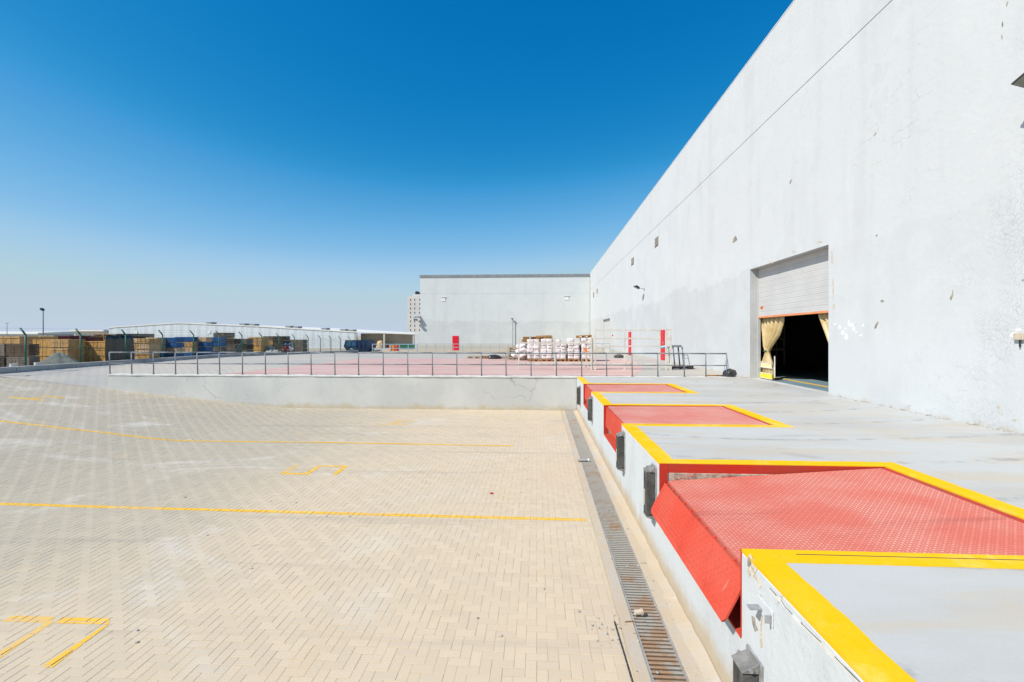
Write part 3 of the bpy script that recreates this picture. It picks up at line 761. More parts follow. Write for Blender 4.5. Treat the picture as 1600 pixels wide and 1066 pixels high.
face_patch('spall', M['rawconc'], [(1168, 872), (1171, 870), (1174, 880), (1171, 886), (1168, 884)], .0025)
face_patch('spall', M['spall'], [(1188, 928), (1191, 930), (1192, 955), (1190, 985), (1192, 1010), (1188, 1012), (1187, 990), (1189, 960)])
face_patch('spall', M['rawconc'], [(1174, 962), (1179, 965), (1180, 975), (1184, 984), (1179, 987), (1176, 977)])
cr = [(1203, 919), (1213, 931), (1220, 937), (1227, 949), (1238, 960), (1251, 973), (1262, 984), (1283, 1004), (1304, 1026), (1322, 1045), (1345, 1068)]
rn = random.Random(2); up = [(x + rn.uniform(-1, 1), y - rn.uniform(.6, 2.)) for x, y in cr]; dn = [(x - rn.uniform(.5, 3.5), y + rn.uniform(1., 5.)) for x, y in cr]
for i in range(len(cr) - 1): face_patch('render_crack', M['coping'], [up[i], up[i + 1], dn[i + 1], dn[i]], .0012)
up2 = [(x, y) for x, y in cr]
for i in range(len(cr) - 1):
    if i % 3 != 1: face_patch('render_crack', M['slot'], [(cr[i][0], cr[i][1] - .7), (cr[i + 1][0], cr[i + 1][1] - .7), (cr[i + 1][0], cr[i + 1][1] + .5), (cr[i][0], cr[i][1] + .5)], .0022)
e = empty('steel_bracket', (DX, 2.86, .98), 0, 'bent steel bracket left on the chipped dock corner', 'bracket')
MB().box(-.085, -.002, .06, .115, -.018, -.010).build('arm', M['steelgrey'], e, bevel=.002)
MB().box(-.010, -.001, -.06, .13, -.05, .045).build('plate', M['dockface'], e, bevel=.003)
MB().box(-.05, -.012, -.052, -.044, -.03, .02).build('hook', M['steelgrey'], e, bevel=.002)

# ------------------------------------------------------------------ main warehouse
wh = empty('warehouse', (WX, 0, 0), -WTH, 'tall white stucco warehouse with a roller shutter above the dock', 'warehouse')
y_n, z_t1 = WL(1294.5, 381); y_f, z_t2 = WL(1172, 422)
DY0, DY1 = y_n, y_f; DZ1 = (z_t1 + z_t2) / 2
_, TOP = WL(1242.2, 0); _, JOI = WL(1394, 0)
WE = 71.0; TH = .32
d2a, d2z = WL(953, 497); d2b, _ = WL(942, 499)
holes = [(DY0, DY1, 1.2, DZ1), (d2a, d2b, .5, d2z)]
print('door', DY0, DY1, DZ1, 'top', TOP, 'joint', JOI, 'door2', d2a, d2b, d2z)
b = MB(); y = -8.
for (a, c, zl, zh) in holes:
    b.box(0, TH, y, a, -1, JOI - .012); b.box(0, TH, a, c, zh, JOI - .012); b.box(0, TH, a, c, -1, zl - .001); y = c
b.box(0, TH, y, WE, -1, JOI - .012)
b.build('wall', M['wall'], wh)
MB().box(0, TH, -8, WE, JOI + .012, TOP).build('parapet', M['wall'], wh)
MB().box(.02, TH - .01, -8, WE, JOI - .012, JOI + .012).build('wall_joint', M['slot'], wh)
MB().box(-.01, TH + .02, -8, WE, TOP, TOP + .03).build('coping', M['coping'], wh)
MB().box(TH, 45, -7.9, WE, TOP - 1.2, TOP - 1.0).build('roof', M['capmetal'], wh)
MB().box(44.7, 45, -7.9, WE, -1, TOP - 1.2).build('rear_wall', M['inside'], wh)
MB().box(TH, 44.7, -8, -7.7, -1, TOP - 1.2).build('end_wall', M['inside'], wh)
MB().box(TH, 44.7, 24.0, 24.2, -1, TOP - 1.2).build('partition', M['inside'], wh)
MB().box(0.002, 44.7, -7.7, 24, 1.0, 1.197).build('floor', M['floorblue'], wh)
MB().box(.95, 1.07, DY0 - .5, DY1 + .5, 1.1975, 1.2005).build('floor_line', M['yellow'], wh)
# shutter
SHX = .26; zs = WL(1290, 489)[1] + .02
ns = 11; sh = (DZ1 + .15 - zs - .06) / ns
sl = MB(); sl.box(0, .03, 0, 1, 0, sh - .006)
for k in range(1, 3): sl.box(-.004, -.0005, 0, 1, k * sh / 3 - .003, k * sh / 3 + .003)
sl_me = sl.mesh('shutter_slat', M['shutter'])
shut = empty('roller_shutter', (SHX, DY0 + .02, zs + .06)); shut.parent = wh
for i in range(ns): inst(sl_me, 'shutter_slat', shut, (0, 0, i * sh), (0, 0, 0), (1, DY1 - DY0 - .04, 1))
MB().box(-.012, .034, 0, DY1 - DY0 - .04, -.062, -.003).build('bottom_seal', M['orange'], shut, bevel=.006)
b = MB().box(-.008, -.001, DY1 - DY0 - .40, DY1 - DY0 - .22, .24, .34).build('warning_sticker', M['orangesticker'], shut)
MB().box(-.010, -.0085, DY1 - DY0 - .345, DY1 - DY0 - .275, .265, .315).build('sticker_mark', M['black'], shut)
for yy in (DY0, DY1 - .07): MB().box(SHX - .03, SHX + .06, yy + .003, yy + .067, 1.2, DZ1 - .002).build('guide_rail', M['jamb'], wh)
MB().box(.0, SHX - .04, DY1 - .004, DY1 - .0008, 1.2, DZ1).build('jamb_lining', M['jamb'], wh)
MB().box(.0, SHX + .2, DY0, DY1, DZ1 - .004, DZ1 - .0008).build('head_lining', M['jamb'], wh)
# second roller door far along
MB().box(.22, .26, d2a - .1, d2b + .1, .4, d2z + .1).build('far_shutter', M['shutter'], wh)
# red fire doors on the wall
for (px, yt, yb, wpx) in ((1035.5, 515.5, 566, 7.2), (984.5, 518.5, 557, 3.8)):
    a, zt = WL(px + wpx / 2, yt); c, _ = WL(px - wpx / 2, yt); zb = upper(7, a) + .01
    dr = MB().box(-.06, -.012, a + .05, c - .05, zb, zt - .05).build('fire_door', M['reddoor'], wh)
    MB().box(-.035, -.001, a, a + .05, zb, zt).box(-.035, -.001, c - .05, c, zb, zt).box(-.035, -.001, a + .05, c - .05, zt - .05, zt).build('door_frame', M['reddoor'], dr)
    MB().box(-.10, -.061, a + .14, a + .18, zb + .95, zb + 1.1).build('handle', M['steelgrey'], dr)
# louvred vents and openings high on the wall
for (px, yt, yb, wpx) in ((1026, 368, 384, 5.5), (988.5, 401, 413, 4), (927.5, 456, 464, 1.6), (933, 450.5, 458, 1.6)):
    a, z1 = WL(px + wpx / 2, yt); c, _ = WL(px - wpx / 2, yt); _, z0 = WL(px, yb)
    v = MB().box(-.012, -.001, a, c, z0, z1).build('vent', M['ventdark'], wh)
    n = 5
    for i in range(n):
        zz = z0 + (z1 - z0) * (i + .1) / n
        MB().prism([(-.075, zz), (-.013, zz + (z1 - z0) / n * .6), (-.013, zz + (z1 - z0) / n * .75), (-.078, zz + .03)], 1, a, c).build('vent_slat', M['ventpanel'], v)
a, z1 = WL(1152, 367); c, z0 = WL(1145, 380)
MB().prism([(a, z0 + .05), (a + .1, z1 - .02), ((a + c) / 2, z1), (c - .05, z1 - .12), (c, z0 + .02), ((a + c) / 2 + .1, z0)], 0, -.012, -.001).build('broken_patch', M['rawconc'], wh)
def wall_patch(name, mat, pts, th):
    P = [WL(x, y) for x, y in pts]; n = len(P)
    return MB().add([(-th, a, z) for a, z in P] + [(.001, a, z) for a, z in P], [tuple(range(n))] + [(i, n + i, n + (i + 1) % n, (i + 1) % n) for i in range(n)]).build(name, mat, wh)
rn = random.Random(12)
def blob(cx, cy, rx, ry, n=7): return [(cx + rx * math.cos(2 * math.pi * i / n + .3) * rn.uniform(.6, 1.2), cy + ry * math.sin(2 * math.pi * i / n + .3) * rn.uniform(.6, 1.2)) for i in range(n)]
M['splash'] = plain('white_paint_splash', (.74, .74, .73), (.70, .70, .69), 9, .7)
for cx, cy, rx, ry in ((1312, 512, 2.5, 4), (1317, 520, 3.5, 4), (1322, 527, 3, 6), (1331, 508, 4, 3.5), (1334, 514, 3, 4), (1326, 505, 2, 5), (1338, 519, 2.5, 2), (1345, 524, 2, 2.5), (1349, 508, 1.5, 3), (1305, 507, 1.8, 2.2), (1321, 514, 1.5, 2), (1585, 523, 8, 5), (1592, 516, 6, 3)):
    wall_patch('paint_splash', M['splash'], blob(cx, cy, rx, ry), .0025)
for pts in ([(1366, 514), (1368, 507), (1372, 502), (1372.6, 505), (1369, 513)], [(1375, 470), (1379, 468), (1382, 471), (1378, 473)], [(1484, 466), (1487, 461), (1489, 452), (1490, 462), (1486, 470)], [(1368, 368), (1371, 366), (1371.5, 368.5), (1369, 370)], [(1572, 8), (1574, 2), (1576, 3), (1573, 11)], [(1565, 38), (1567, 33), (1568, 40), (1566, 43)], [(1564, 56), (1566, 54), (1567, 60), (1565, 62)], [(1233, 286), (1236, 281), (1238, 280), (1235, 288)], [(1365, 212), (1369, 206), (1369.5, 209), (1366.5, 213)], [(1596, 437), (1600, 436), (1600, 439), (1597, 440)]):
    wall_patch('gouge', M['rawconc'], pts, .0022)
for cx, cy, rx, ry in ((1300, 404, 1.5, 14), (1302, 450, 1.2, 20), (1303, 480, 2, 6), (1560, 636, 4, 3), (1566, 645, 3, 4), (1585, 657, 4, 2), (1280, 378, 5, 2), (1240, 393, 5, 1.6), (1205, 410, 4, 1.4)):
    wall_patch('spall', M['spallw'], blob(cx, cy, rx, ry, 9), .0018)
# dock strip of concrete under the wall inside the opening
# ---- things on the wall
def wall_lamp(px, py, size, label, yaw=0.):
    a, z = WL(px, py)
    e = empty('floodlight', (WX + WS * a, a, z), -WTH, label, 'floodlight', 'floodlights on the warehouse wall')
    s = size
    MB().box(-.02, -.001, -.07 * s, .07 * s, -.1 * s, .1 * s).build('wall_plate', M['steelgrey'], e)
    MB().cyl((-.01, 0, 0), (-.42 * s, 0, .10 * s), .022 * s, 8).build('arm', M['steelgrey'], e, smooth=True)
    T = Matrix.Translation((-.55 * s, 0, .10 * s)) @ Matrix.Rotation(yaw, 4, 'Z') @ Matrix.Rotation(R(28), 4, 'Y')
    MB().prism([(-.22 * s, .02 * s), (.18 * s, .02 * s), (.14 * s, .12 * s), (-.10 * s, .14 * s)], 1, -.21 * s, .21 * s).build('housing', M['lampblack'], e, bevel=.006).matrix_local = T
    MB().box(-.23 * s, .19 * s, -.22 * s, .22 * s, -.006 * s, .019 * s).build('bezel', M['lampblack'], e, bevel=.003).matrix_local = T
    MB().box(-.20 * s, .165 * s, -.19 * s, .19 * s, -.009 * s, -.0065 * s).build('lens', M['glass'], e).matrix_local = T
    return e
wall_lamp(1007, 452, 1.0, 'small black floodlight on a bracket high on the white wall beyond the shutter')
e = empty('floodlight', (0, 0, 0), 0, 'black framed floodlight with greenish lens high on the white wall', 'floodlight', 'floodlights on the warehouse wall')
a, z = WL(1662, 116); e.location = (WX + WS * a, a, z); e.rotation_euler = (0, 0, -WTH)
MB().box(-.02, -.001, -.08, .08, -.12, .12).build('wall_plate', M['steelgrey'], e)
MB().box(-.30, -.02, -.02, .02, -.02, .02).build('arm', M['steelgrey'], e)
T = Matrix.Translation((-.33, .02, -.05)) @ Matrix.Rotation(R(-20), 4, 'Z') @ Matrix.Rotation(R(30), 4, 'Y')
MB().prism([(-.17, .02), (.17, .02), (.12, .10), (-.12, .10)], 1, -.22, .22).build('housing', M['lampblack'], e, bevel=.006).matrix_local = T
MB().box(-.18, .18, -.23, .23, -.01, .019).build('bezel', M['lampblack'], e, bevel=.004).matrix_local = T
MB().box(-.16, .16, -.21, .21, -.013, -.0105).build('lens', M['glass'], e).matrix_local = T
a, z = WL(958, 528)
e = empty('wall_siren', (WX + WS * a, a, z), -WTH, 'tiny red and white box fixed on the wall near the recessed doorway', 'alarm box')
MB().box(-.08, -.001, -.12, .12, -.25, .15).build('case', M['whiteplastic'], e); MB().box(-.09, -.001, -.12, .12, .151, .32).build('beacon', M['reddoor'], e)
a, z = WL(1598, 526)
e = empty('conduit_box', (WX + WS * a, a, z), -WTH, 'broken beige conduit box on the peeling wall', 'conduit box')
MB().box(-.05, -.001, -.05, .09, -.05, .05).build('case', M['pipe'], e, bevel=.006); MB().cyl((-.02, .02, -.05), (-.02, .02, -.16), .012, 6).build('stub', M['black'], e)

# PVC curtain
def curtain(name, label, cols, seed):
    e = empty(name, (0, 0, 0), 0, label, 'strip curtain', 'yellowed strip curtains in the shutter opening'); e.location = (WX, 0, 0); e.rotation_euler = (0, 0, -WTH)
    return e
CX = SHX + .14
def drape(e, name, rows, folds, amp, n=36):
    b = MB(); vs = []; m = len(rows)
    for (z, ya, yc, am) in rows:
        for i in range(n + 1):
            t = i / n; yy = ya + (yc - ya) * t
            vs.append((CX + am * math.sin(t * folds * 2 * math.pi + z * .6) + am * .4 * math.sin(t * folds * 5.1), yy, z))
    fs = [(j * (n + 1) + i, j * (n + 1) + i + 1, (j + 1) * (n + 1) + i + 1, (j + 1) * (n + 1) + i) for j in range(m - 1) for i in range(n)]
    o = b.add(vs, fs).build(name, M['pvc'], e, smooth=True)
    s = o.modifiers.new('thick', 'SOLIDIFY'); s.thickness = .004; return o
def wcy(px, py, dx=CX):          # wall-local position on the curtain plane
    d = ray(px, py); t = (WX + dx) / (d.x - WS * d.y); p = d * t; return p.y / math.cos(WTH) + WTH * dx, CZ + p.z
e = curtain('strip_curtain', 'yellowed clear strip curtain tied back in the middle at the far jamb', 0, 1)
yA = wcy(1187, 505)[0]; yB = wcy(1226, 500)[0]; yp, zp = wcy(1199, 549); ybL, zb2 = wcy(1188, 575); ybR, _ = wcy(1209, 575)
rows = [(zs + .15, yA, yB, .035), (zs - .2, yA - .04, yB + .1, .05), (zs - .55, yA - .18, yB + .32, .06), (zp + .16, yp + .22, yp - .26, .07), (zp, yp + .10, yp - .10, .06), (zp - .14, yp + .15, yp - .15, .06), (zb2 + .1, ybL - .02, ybR + .02, .045), (1.24, ybL + .02, ybR - .02, .05)]
drape(e, 'pvc_sheet', rows, 6, .05)
MB().cyl((CX - .08, yp + .09, zp), (CX - .08, yp - .09, zp + .01), .02, 8).build('tie', M['greentarp'], e)
MB().box(CX - .075, CX - .06, ybR - .0, ybL, 1.60, 1.76).build('upper_band', M['paleband'], e); MB().box(CX - .085, CX - .06, ybR - .03, ybL + .01, 1.24, 1.40).build('lower_band', M['yellowband'], e)
for z in (1.585, 1.762, 1.225, 1.402): MB().box(CX - .088, CX - .058, ybR - .035, ybL + .015, z, z + .018).build('band_edge', M['whiteplastic'], e)
MB().box(CX - .05, CX - .03, ybR - .16, ybR - .12, 1.30, 2.0).build('side_strip', M['whiteplastic'], e)
e = curtain('strip_curtain', 'strip curtain drawn aside behind the nearer jamb of the shutter opening', 0, 2)
y1c = wcy(1276, 494)[0]
drape(e, 'pvc_sheet', [(zs + .15, y1c + .03, DY0 + .06, .04), (zs - .1, y1c - .05, DY0 + .06, .05), (zs - .5, y1c - .32, DY0 + .07, .05), (zs - .95, y1c - .62, DY0 + .08, .05), (zs - 1.2, DY0 + .30, DY0 + .09, .04)], 4, .05)
# a storage rack dimly seen inside
rk = empty('storage_rack', (10.9, 22.2, 1.2), 0, 'pale storage rack dimly seen inside the dark warehouse', 'rack')
for x in (0, .75):
    for y in (0, .7): MB().box(x, x + .07, y, y + .07, 0, 2.2 if x else 1.5).build('upright', M['cream'], rk)
for z in (.75, 1.25):
    for y in (-.02, .72): MB().box(.071, .749, y, y + .06, z, z + .12).build('beam', M['cream'], rk)

# ------------------------------------------------------------------ retaining wall and railing
XL = PY(168, 600, WALL_Y).x
rw = empty('retaining_wall', (XL, WALL_Y, 0), 0, 'long grey rendered retaining wall closing the loading yard', 'retaining wall')
WT = 1.165
MB().box(0, DX - XL - .002, 0, .22, -.3, WT).build('wall_body', M['rampwall'], rw)
b = MB(); rn = random.Random(5); n = 60; vs = []
for i in range(n + 1):
    x = (WX - .02 - XL) * i / n; j = rn.uniform(-.008, .008); k = rn.uniform(-.006, .006)
    vs += [(x, -.022 + j, WT + .001), (x, -.022 + j, WT + .05 + k), (x, .24, WT + .05 + k), (x, .24, WT + .001)]
b.add(vs, [(4 * i + k, 4 * i + 4 + k, 4 * i + 4 + (k + 1) % 4, 4 * i + (k + 1) % 4) for i in range(n) for k in range(4)] + [(0, 1, 2, 3), (4 * n + 3, 4 * n + 2, 4 * n + 1, 4 * n)])
b.build('coping', M['coping'], rw)
posts = [172, 206, 240, 274.5, 309, 343.5, 379, 415, 450.5, 486.5, 523.5, 560.5, 599, 637.5, 676, 714, 752.5, 791, 830, 869.5, 909, 948, 988, 1028, 1069.5, 1103, 1136]
gr_ = empty('guard_rail', (0, WALL_Y + .1, WT + .05), 0, 'long grey two bar pipe railing on top of the retaining wall', 'railing')
pr = .021
xs = [PY(p, 575, WALL_Y + .1).x for p in posts]
post_me = MB().cyl((0, 0, -.01), (0, 0, .82), pr, 10).cyl((0, 0, 0), (0, 0, .012), .05, 10).mesh('post', M['rail'], True)
for x in xs: inst(post_me, 'post', gr_, (x, 0, 0), (R(random.uniform(-.6, .6)), R(-1.2 + random.uniform(-.5, .5)), 0))
for nm, z, r in (('top_rail', .82, .024), ('middle_rail', .40, .018)):
    b = MB()
    for a, c in zip(xs, xs[1:]): b.cyl((a - .018, 0, z + random.uniform(-.004, .004)), (c - .018, 0, z + random.uniform(-.004, .004)), r, 10)
    b.build(nm, M['rail'], gr_, smooth=True)

# ------------------------------------------------------------------ things on the apron behind the railing
def tubeframe(name, mat, parent, segs, r):
    b = MB()
    for p, q in segs: b.cyl(p, q, r, 6)
    return b.build(name, mat, parent, smooth=True)
Yr = 19.6
def q(x, y, Y=Yr): return PY(x, y, Y)
# cream racking panels
def rack_panel(pxs, rails, ytop, label, lattice=None, skew=0.):
    x0 = q(pxs[0], 560).x; e = empty('rack_frame', (x0, Yr, 1.2), 0, label, 'rack frame', 'cream steel rack frames standing on the apron')
    for p in pxs:
        P = q(p, ytop); h = P.z - 1.2
        MB().box(P.x - x0 - .035, P.x - x0 + .035, -.03, .03, 0, h).build('upright', M['cream'], e, bevel=.004)
    for y in rails:
        a, c = q(pxs[0], y), q(pxs[-1], y)
        MB().box(.036, c.x - x0 - .036, -.022, .022, a.z - 1.2 - .03, a.z - 1.2 + .03).build('beam', M['cream'], e, bevel=.004)
        if y > 560:
            m = MB(); n = int((c.x - x0) / .17)
            for i in range(n):
                if random.random() < .5: m.box(.1 + i * .17, .15 + i * .17, -.0245, -.0225, a.z - 1.2 - .008, a.z - 1.2 + .008)
            if m.f: o = m.build('slot_row', M['slot'], e); o['kind'] = 'stuff'
    if lattice:
        P = q(lattice, ytop); h = P.z - 1.2
        for s in (-.14, .14): MB().box(P.x - x0 + s - .02, P.x - x0 + s + .02, .04, .09, 0, h).build('upright', M['cream'], e)
        z = .1; k = 0
        while z < h - .15:
            s = 1 if k % 2 else -1
            MB().cyl((P.x - x0 - s * .13, .065, z), (P.x - x0 + s * .13, .065, z + .14), .013, 6).build('brace', M['cream'], e); z += .14; k += 1
    return e
rack_panel((810.5, 867, 924), (536, 568.5, 579.5), 528, 'low cream rack frame standing in front of the white sack pallets', 921)
rack_panel((930, 976, 1030.5), (516, 529, 541, 568.5, 580), 514.5, 'tall cream rack frame of thin bars standing before the red fire doors')
e = rack_panel((1041, 1048), (515, 529, 541, 569, 581), 513.5, 'narrow cream rack end frame beside the blue topped lifter')
# sack pallets
wood_b = MB()
def pallet_mesh(w, d, mat):
    b = MB()
    for i in range(7): b.box(-w / 2 + i * (w - .1) / 6, -w / 2 + i * (w - .1) / 6 + .1, -d / 2, d / 2, .122, .144)
    for j in range(3):
        y = -d / 2 + j * (d - .1) / 2
        b.box(-w / 2, w / 2, y, y + .1, .10, .1215)
        for i in range(3):
            x = -w / 2 + i * (w - .12) / 2; b.box(x, x + .12, y, y + .1, .022, .0995)
        b.box(-w / 2, w / 2, y, y + .1, 0, .0215)
    return b.mesh('pallet', mat)
def pallet(name, loc, rot, mat, label, group, w=1.0, d=1.2, sc=1.):
    b = empty(name, loc, 0, label, 'pallet', group); b.rotation_euler = rot
    for i in range(7):
        x = -w / 2 + i * (w - .1) / 6; MB().box(x, x + .1, -d / 2, d / 2, .122, .144).build('deck_board', mat, b)
    for j in range(3):
        y = -d / 2 + j * (d - .1) / 2
        MB().box(-w / 2, w / 2, y, y + .1, .10, .1215).build('stringer', mat, b)
        for i in range(3):
            x = -w / 2 + i * (w - .12) / 2; MB().box(x, x + .12, y, y + .1, .022, .0995).build('block', mat, b)
        MB().box(-w / 2, w / 2, y, y + .1, 0, .0215).build('bottom_board', mat, b)
    return b
YP = PZ(870, 565, 1.2045).y
ld = [('first', 823.5, 843.5, 531), ('second', 845, 864.5, 530), ('third', 866.5, 885, 531.5), ('fourth', 886.5, 906.5, 529.5), ('fifth', 908, 925.5, 528.5)]
GP = 'pallets of white sacks on the apron'
ldesc = ['pallet of white sacks nearest the heap of loose pallets', 'second pallet of white sacks from the loose pallet heap, brown pallet on top', 'middle pallet of white sacks with a slumped top sack', 'pallet of white sacks with torn tan paper on top', 'last pallet of white sacks beside the lattice upright, orange pallet on top']
sacks = [MB().puff((0, 0, 0), (1, 1, 1), .80, 5, .025, k).mesh('sack', M['sack'], True) for k in range(4)]
tops = {}
for k, (nm, p0, p1, pt) in enumerate(ld):
    a, c = PY(p0, 560, YP), PY(p1, 560, YP); w = c.x - a.x; ht = PY(p0, pt, YP).z - 1.2045
    cx = (a.x + c.x) / 2; pal_w = w * .96
    e = empty('sack_pallet', (cx, YP + .55, 1.2045), random.uniform(-.03, .03), ldesc[k], 'sack pallet', GP)
    pe = inst(pallet_mesh(pal_w, 1.05, M['palletwood']), 'pallet_base', e)
    nl = 6; lh = (ht - .15) / nl
    for l in range(nl):
        for i in range(2):
            for j in range(2):
                if l == nl - 1 and k in (2, 3) and i == 1: continue
                ww, dd = w * .485, .54
                inst(sacks[(l + i + j + k) % 4], 'sack', e, ((i - .5) * w * .455 + random.uniform(-.015, .015), (j - .5) * .52 + random.uniform(-.02, .02), .15 + lh * (l + .5)), (random.uniform(-.06, .06), random.uniform(-.07, .07), random.uniform(-.12, .12)), (ww * random.uniform(.94, 1.06), dd, lh * random.uniform(1.08, 1.2)))
    tops[k] = (cx, 1.2045 + ht)
for k, (px, py_, dy_) in enumerate(((806, 556, .9), (812, 549, 1.0), (816, 556, .8), (814, 541, 1.1), (820, 549, .9))):
    P = PY(px, py_, YP + dy_); o = inst(sacks[k % 4], 'loose_sack', None, (P.x, YP + dy_ + .2, max(P.z, 1.29)), (random.uniform(-.4, .4), random.uniform(-.5, .5), random.uniform(-1, 1)), (.5, .42, .2))
    tag(o, ('white loose sack in the middle of the heap beside the sack pallets', 'white loose sack high on the heap, leaning to the rails', 'white loose sack at the foot of the first sack pallet', 'topmost white sack of the loose heap', 'white loose sack wedged against the first sack pallet', 'white loose sack lying apart at the end of the heap', 'lowest white sack at the front of the loose heap')[k], 'sack', 'loose white sacks heaped beside the pallets')
PG_ = 'loose pallets on the apron'
pallet('loose_pallet', (tops[1][0] - .15, YP + 1.0, tops[1][1] + .03), (R(4), R(-3), .05), M['palletwood'], 'brown pallet lying on top of the second sack load', PG_, .9, 1.0)
pallet('loose_pallet', (tops[4][0] - .1, YP + .6, tops[4][1] + .02), (0, R(-3), 0), M['palletwood'], 'orange brown pallet lying on top of the last sack load', PG_, .8, 1.0)
x_h = PY(812, 560, YP + 1.2).x
for k in range(5):
    pallet('loose_pallet', (x_h - .2 + random.uniform(-.05, .05), YP + 2.2, 1.205 + .15 * k), (0, 0, random.uniform(-.1, .1)), M['palewood'], ['bottom', 'second', 'third', 'fourth', 'topmost'][k] + ' pale pallet in the flat heap beside the sack loads', PG_, 1.1, 1.1)
pallet('loose_pallet', (x_h + .25, YP + 1.1, 1.205), (R(78), 0, R(8)), M['palewood'], 'pale pallet standing on edge against the heap by the sack loads', PG_, 1.0, 1.1)
for k in range(4):
    pallet('loose_pallet', (x_h + .55 + .1 * k, YP + 2.9, 1.205 + .155 * (k + 5)), (0, 0, .1 * k), M['palletwood'], ['lowest', 'second', 'third', 'topmost'][k] + ' dark brown pallet in the pile showing over the sack loads', PG_, 1.2, 1.0)
e = empty('leaning_board', (x_h - .45, YP + 1.35, 1.205), 0, 'grey board leaning on the flat heap of pale pallets', 'board')
MB().box(-.04, 0, -.12, .12, 0, 1.25).build('plank', M['palewood'], e).rotation_euler = (0, R(52), 0)
x_l = PY(742, 560, YP + 3).x
for k in range(3):
    pallet('loose_pallet', (x_l + 1.0 * k, YP + 3.4, upper(0, YP + 3.4) + .006), (0, 0, random.uniform(-.2, .2)), M['palewood'] if k != 1 else M['palletwood'], ['single low pallet at the end of the scattered row on the apron', 'single brown pallet in the middle of the scattered row on the apron', 'single pale pallet closest to the leaning board on the apron'][k], PG_, .95, 1.0)
def bag(name, loc, size, mat, label, cat, seed, neck=False):
    rn = random.Random(seed); n, m = 26, 14; vs = []; fs = []
    ph = [rn.uniform(0, 6.28) for _ in range(8)]
    for j in range(m + 1):
        t = j / m; z = size[2] * t
        r = math.sqrt(max(0., 1 - (2 * t - .75) ** 2 / 1.6)) if t < .88 else (.30 - .14 * (t - .88) / .12 if neck else .35)
        if j == 0: r *= .9
        for i in range(n):
            th = 2 * math.pi * i / n
            w = 1 + .10 * math.sin(3 * th + ph[0] + 2 * t) + .07 * math.sin(7 * th + ph[1] - 5 * t) + .05 * math.sin(11 * th + ph[2] + 9 * t) + rn.uniform(-.03, .03)
            vs.append((size[0] / 2 * r * w * math.cos(th) + .04 * size[0] * t, size[1] / 2 * r * w * math.sin(th), z + rn.uniform(-.01, .01) * (t > 0)))
    for j in range(m):
        for i in range(n): fs.append((j * n + i, j * n + (i + 1) % n, (j + 1) * n + (i + 1) % n, (j + 1) * n + i))
    fs += [tuple(range(n - 1, -1, -1)), tuple(range(m * n, m * n + n))]
    o = MB().add(vs, fs).build(name, mat, smooth=True); o.location = loc; return tag(o, label, cat)
bag('black_sheet', (PY(772, 560, YP + 3).x, YP + 2.7, 1.2), (.8, .5, .26), M['bagblack'], 'crumpled black plastic sheet among the scattered pallets', 'plastic sheet', 4)
P = PZ(967, 559, 1.205); bag('tyre_cover', (P.x, P.y, 1.2), (.65, .5, .22), M['rubber'], 'dark grey bundle lying on the apron before the recessed doorway', 'bundle', 9)
P = PZ(1138, 589, 1.2); bag('rubbish_bag', (P.x, P.y - .1, 1.198), (.44, .36, .30), M['bagblack'], 'black rubbish bag on the dock at the end of the railing', 'rubbish bag', 2, True)
e = empty('broom', (P.x + .12, P.y + .12, 1.2), 0, 'broom with a blue grey handle propped behind the black rubbish bag', 'broom')
MB().cyl((-.02, 0, .05), (.0, .25, .62), .012, 8).build('handle', M['broomblue'], e); MB().box(-.14, .10, -.05, .01, 0, .06).build('brush_head', M['black'], e)
e = empty('mop', (P.x - .05, P.y + .14, 1.2), 0, 'thin grey mop leaning across the broom behind the rubbish bag', 'mop')
MB().cyl((-.1, 0, .03), (.13, .22, .60), .009, 8).build('handle', M['broomblue'], e); MB().box(-.16, -.02, -.04, .02, 0, .04).build('mop_head', M['black'], e)
P = PY(1104, 588, WALL_Y + .5)
e = empty('plank', (P.x, WALL_Y + .55, 1.2), 0, 'reddish wooden plank lying behind the end of the railing', 'plank')
MB().box(0, .85, -.05, .05, 0.001, .04).build('board', M['palletwood'], e)
# blue topped lifter
P0 = PZ(1049, 577, 1.2); sc_ = P0.y / F
e = empty('lifter', (P0.x, P0.y, 1.2), R(3), 'dark steel lifting trolley with a light blue roller behind the railing', 'trolley')
def lx(px): return (px - 1049) * sc_
for px, t in ((1045.5, 0), (1052.5, 0), (1061, 1), (1066.5, 0)):
    MB().cyl((lx(px + 2), .05 * t, .05), (lx(px - 1), .05 * t, .97), .03, 8).build('upright', M['black'] if t else M['rail'], e, smooth=True)
MB().cyl((lx(1032), 0, .95), (lx(1047), 0, 1.01), .055, 10).build('blue_roller', M['skyblue'], e, smooth=True)
MB().box(lx(1047.5), lx(1064), -.07, .07, .965, 1.05).build('top_bar', M['rail'], e, bevel=.01)
MB().box(lx(1048), lx(1080), -.06, .06, .03, .13).build('base_bar', M['black'], e, bevel=.01)
MB().box(lx(1074), lx(1082), -.1, .1, .0, .16).build('motor_box', M['black'], e, bevel=.02)
for a, c in (((1066, .62), (1074, .62)), ((1074, .62), (1077, .2)), ((1066, .48), (1075, .48))):
    MB().cyl((lx(a[0]), 0, a[1]), (lx(c[0]), 0, c[1]), .013, 6).build('handle_bar', M['steelgrey'], e, smooth=True)
for px in (1050, 1062, 1078): MB().cyl((lx(px), -.09, .045), (lx(px), -.062, .045), .045, 10).build('wheel', M['black'], e)
# orange tape
P = q(917, 550, Yr - .1); e = empty('warning_tape', (P.x, Yr - .08, P.z), 0, 'scrap of orange tape hanging on the lattice upright', 'tape')
MB().box(-.05, .05, -.01, 0, -.02, .2).build('strip', M['orangesticker'], e).rotation_euler = (0, R(-38), 0)
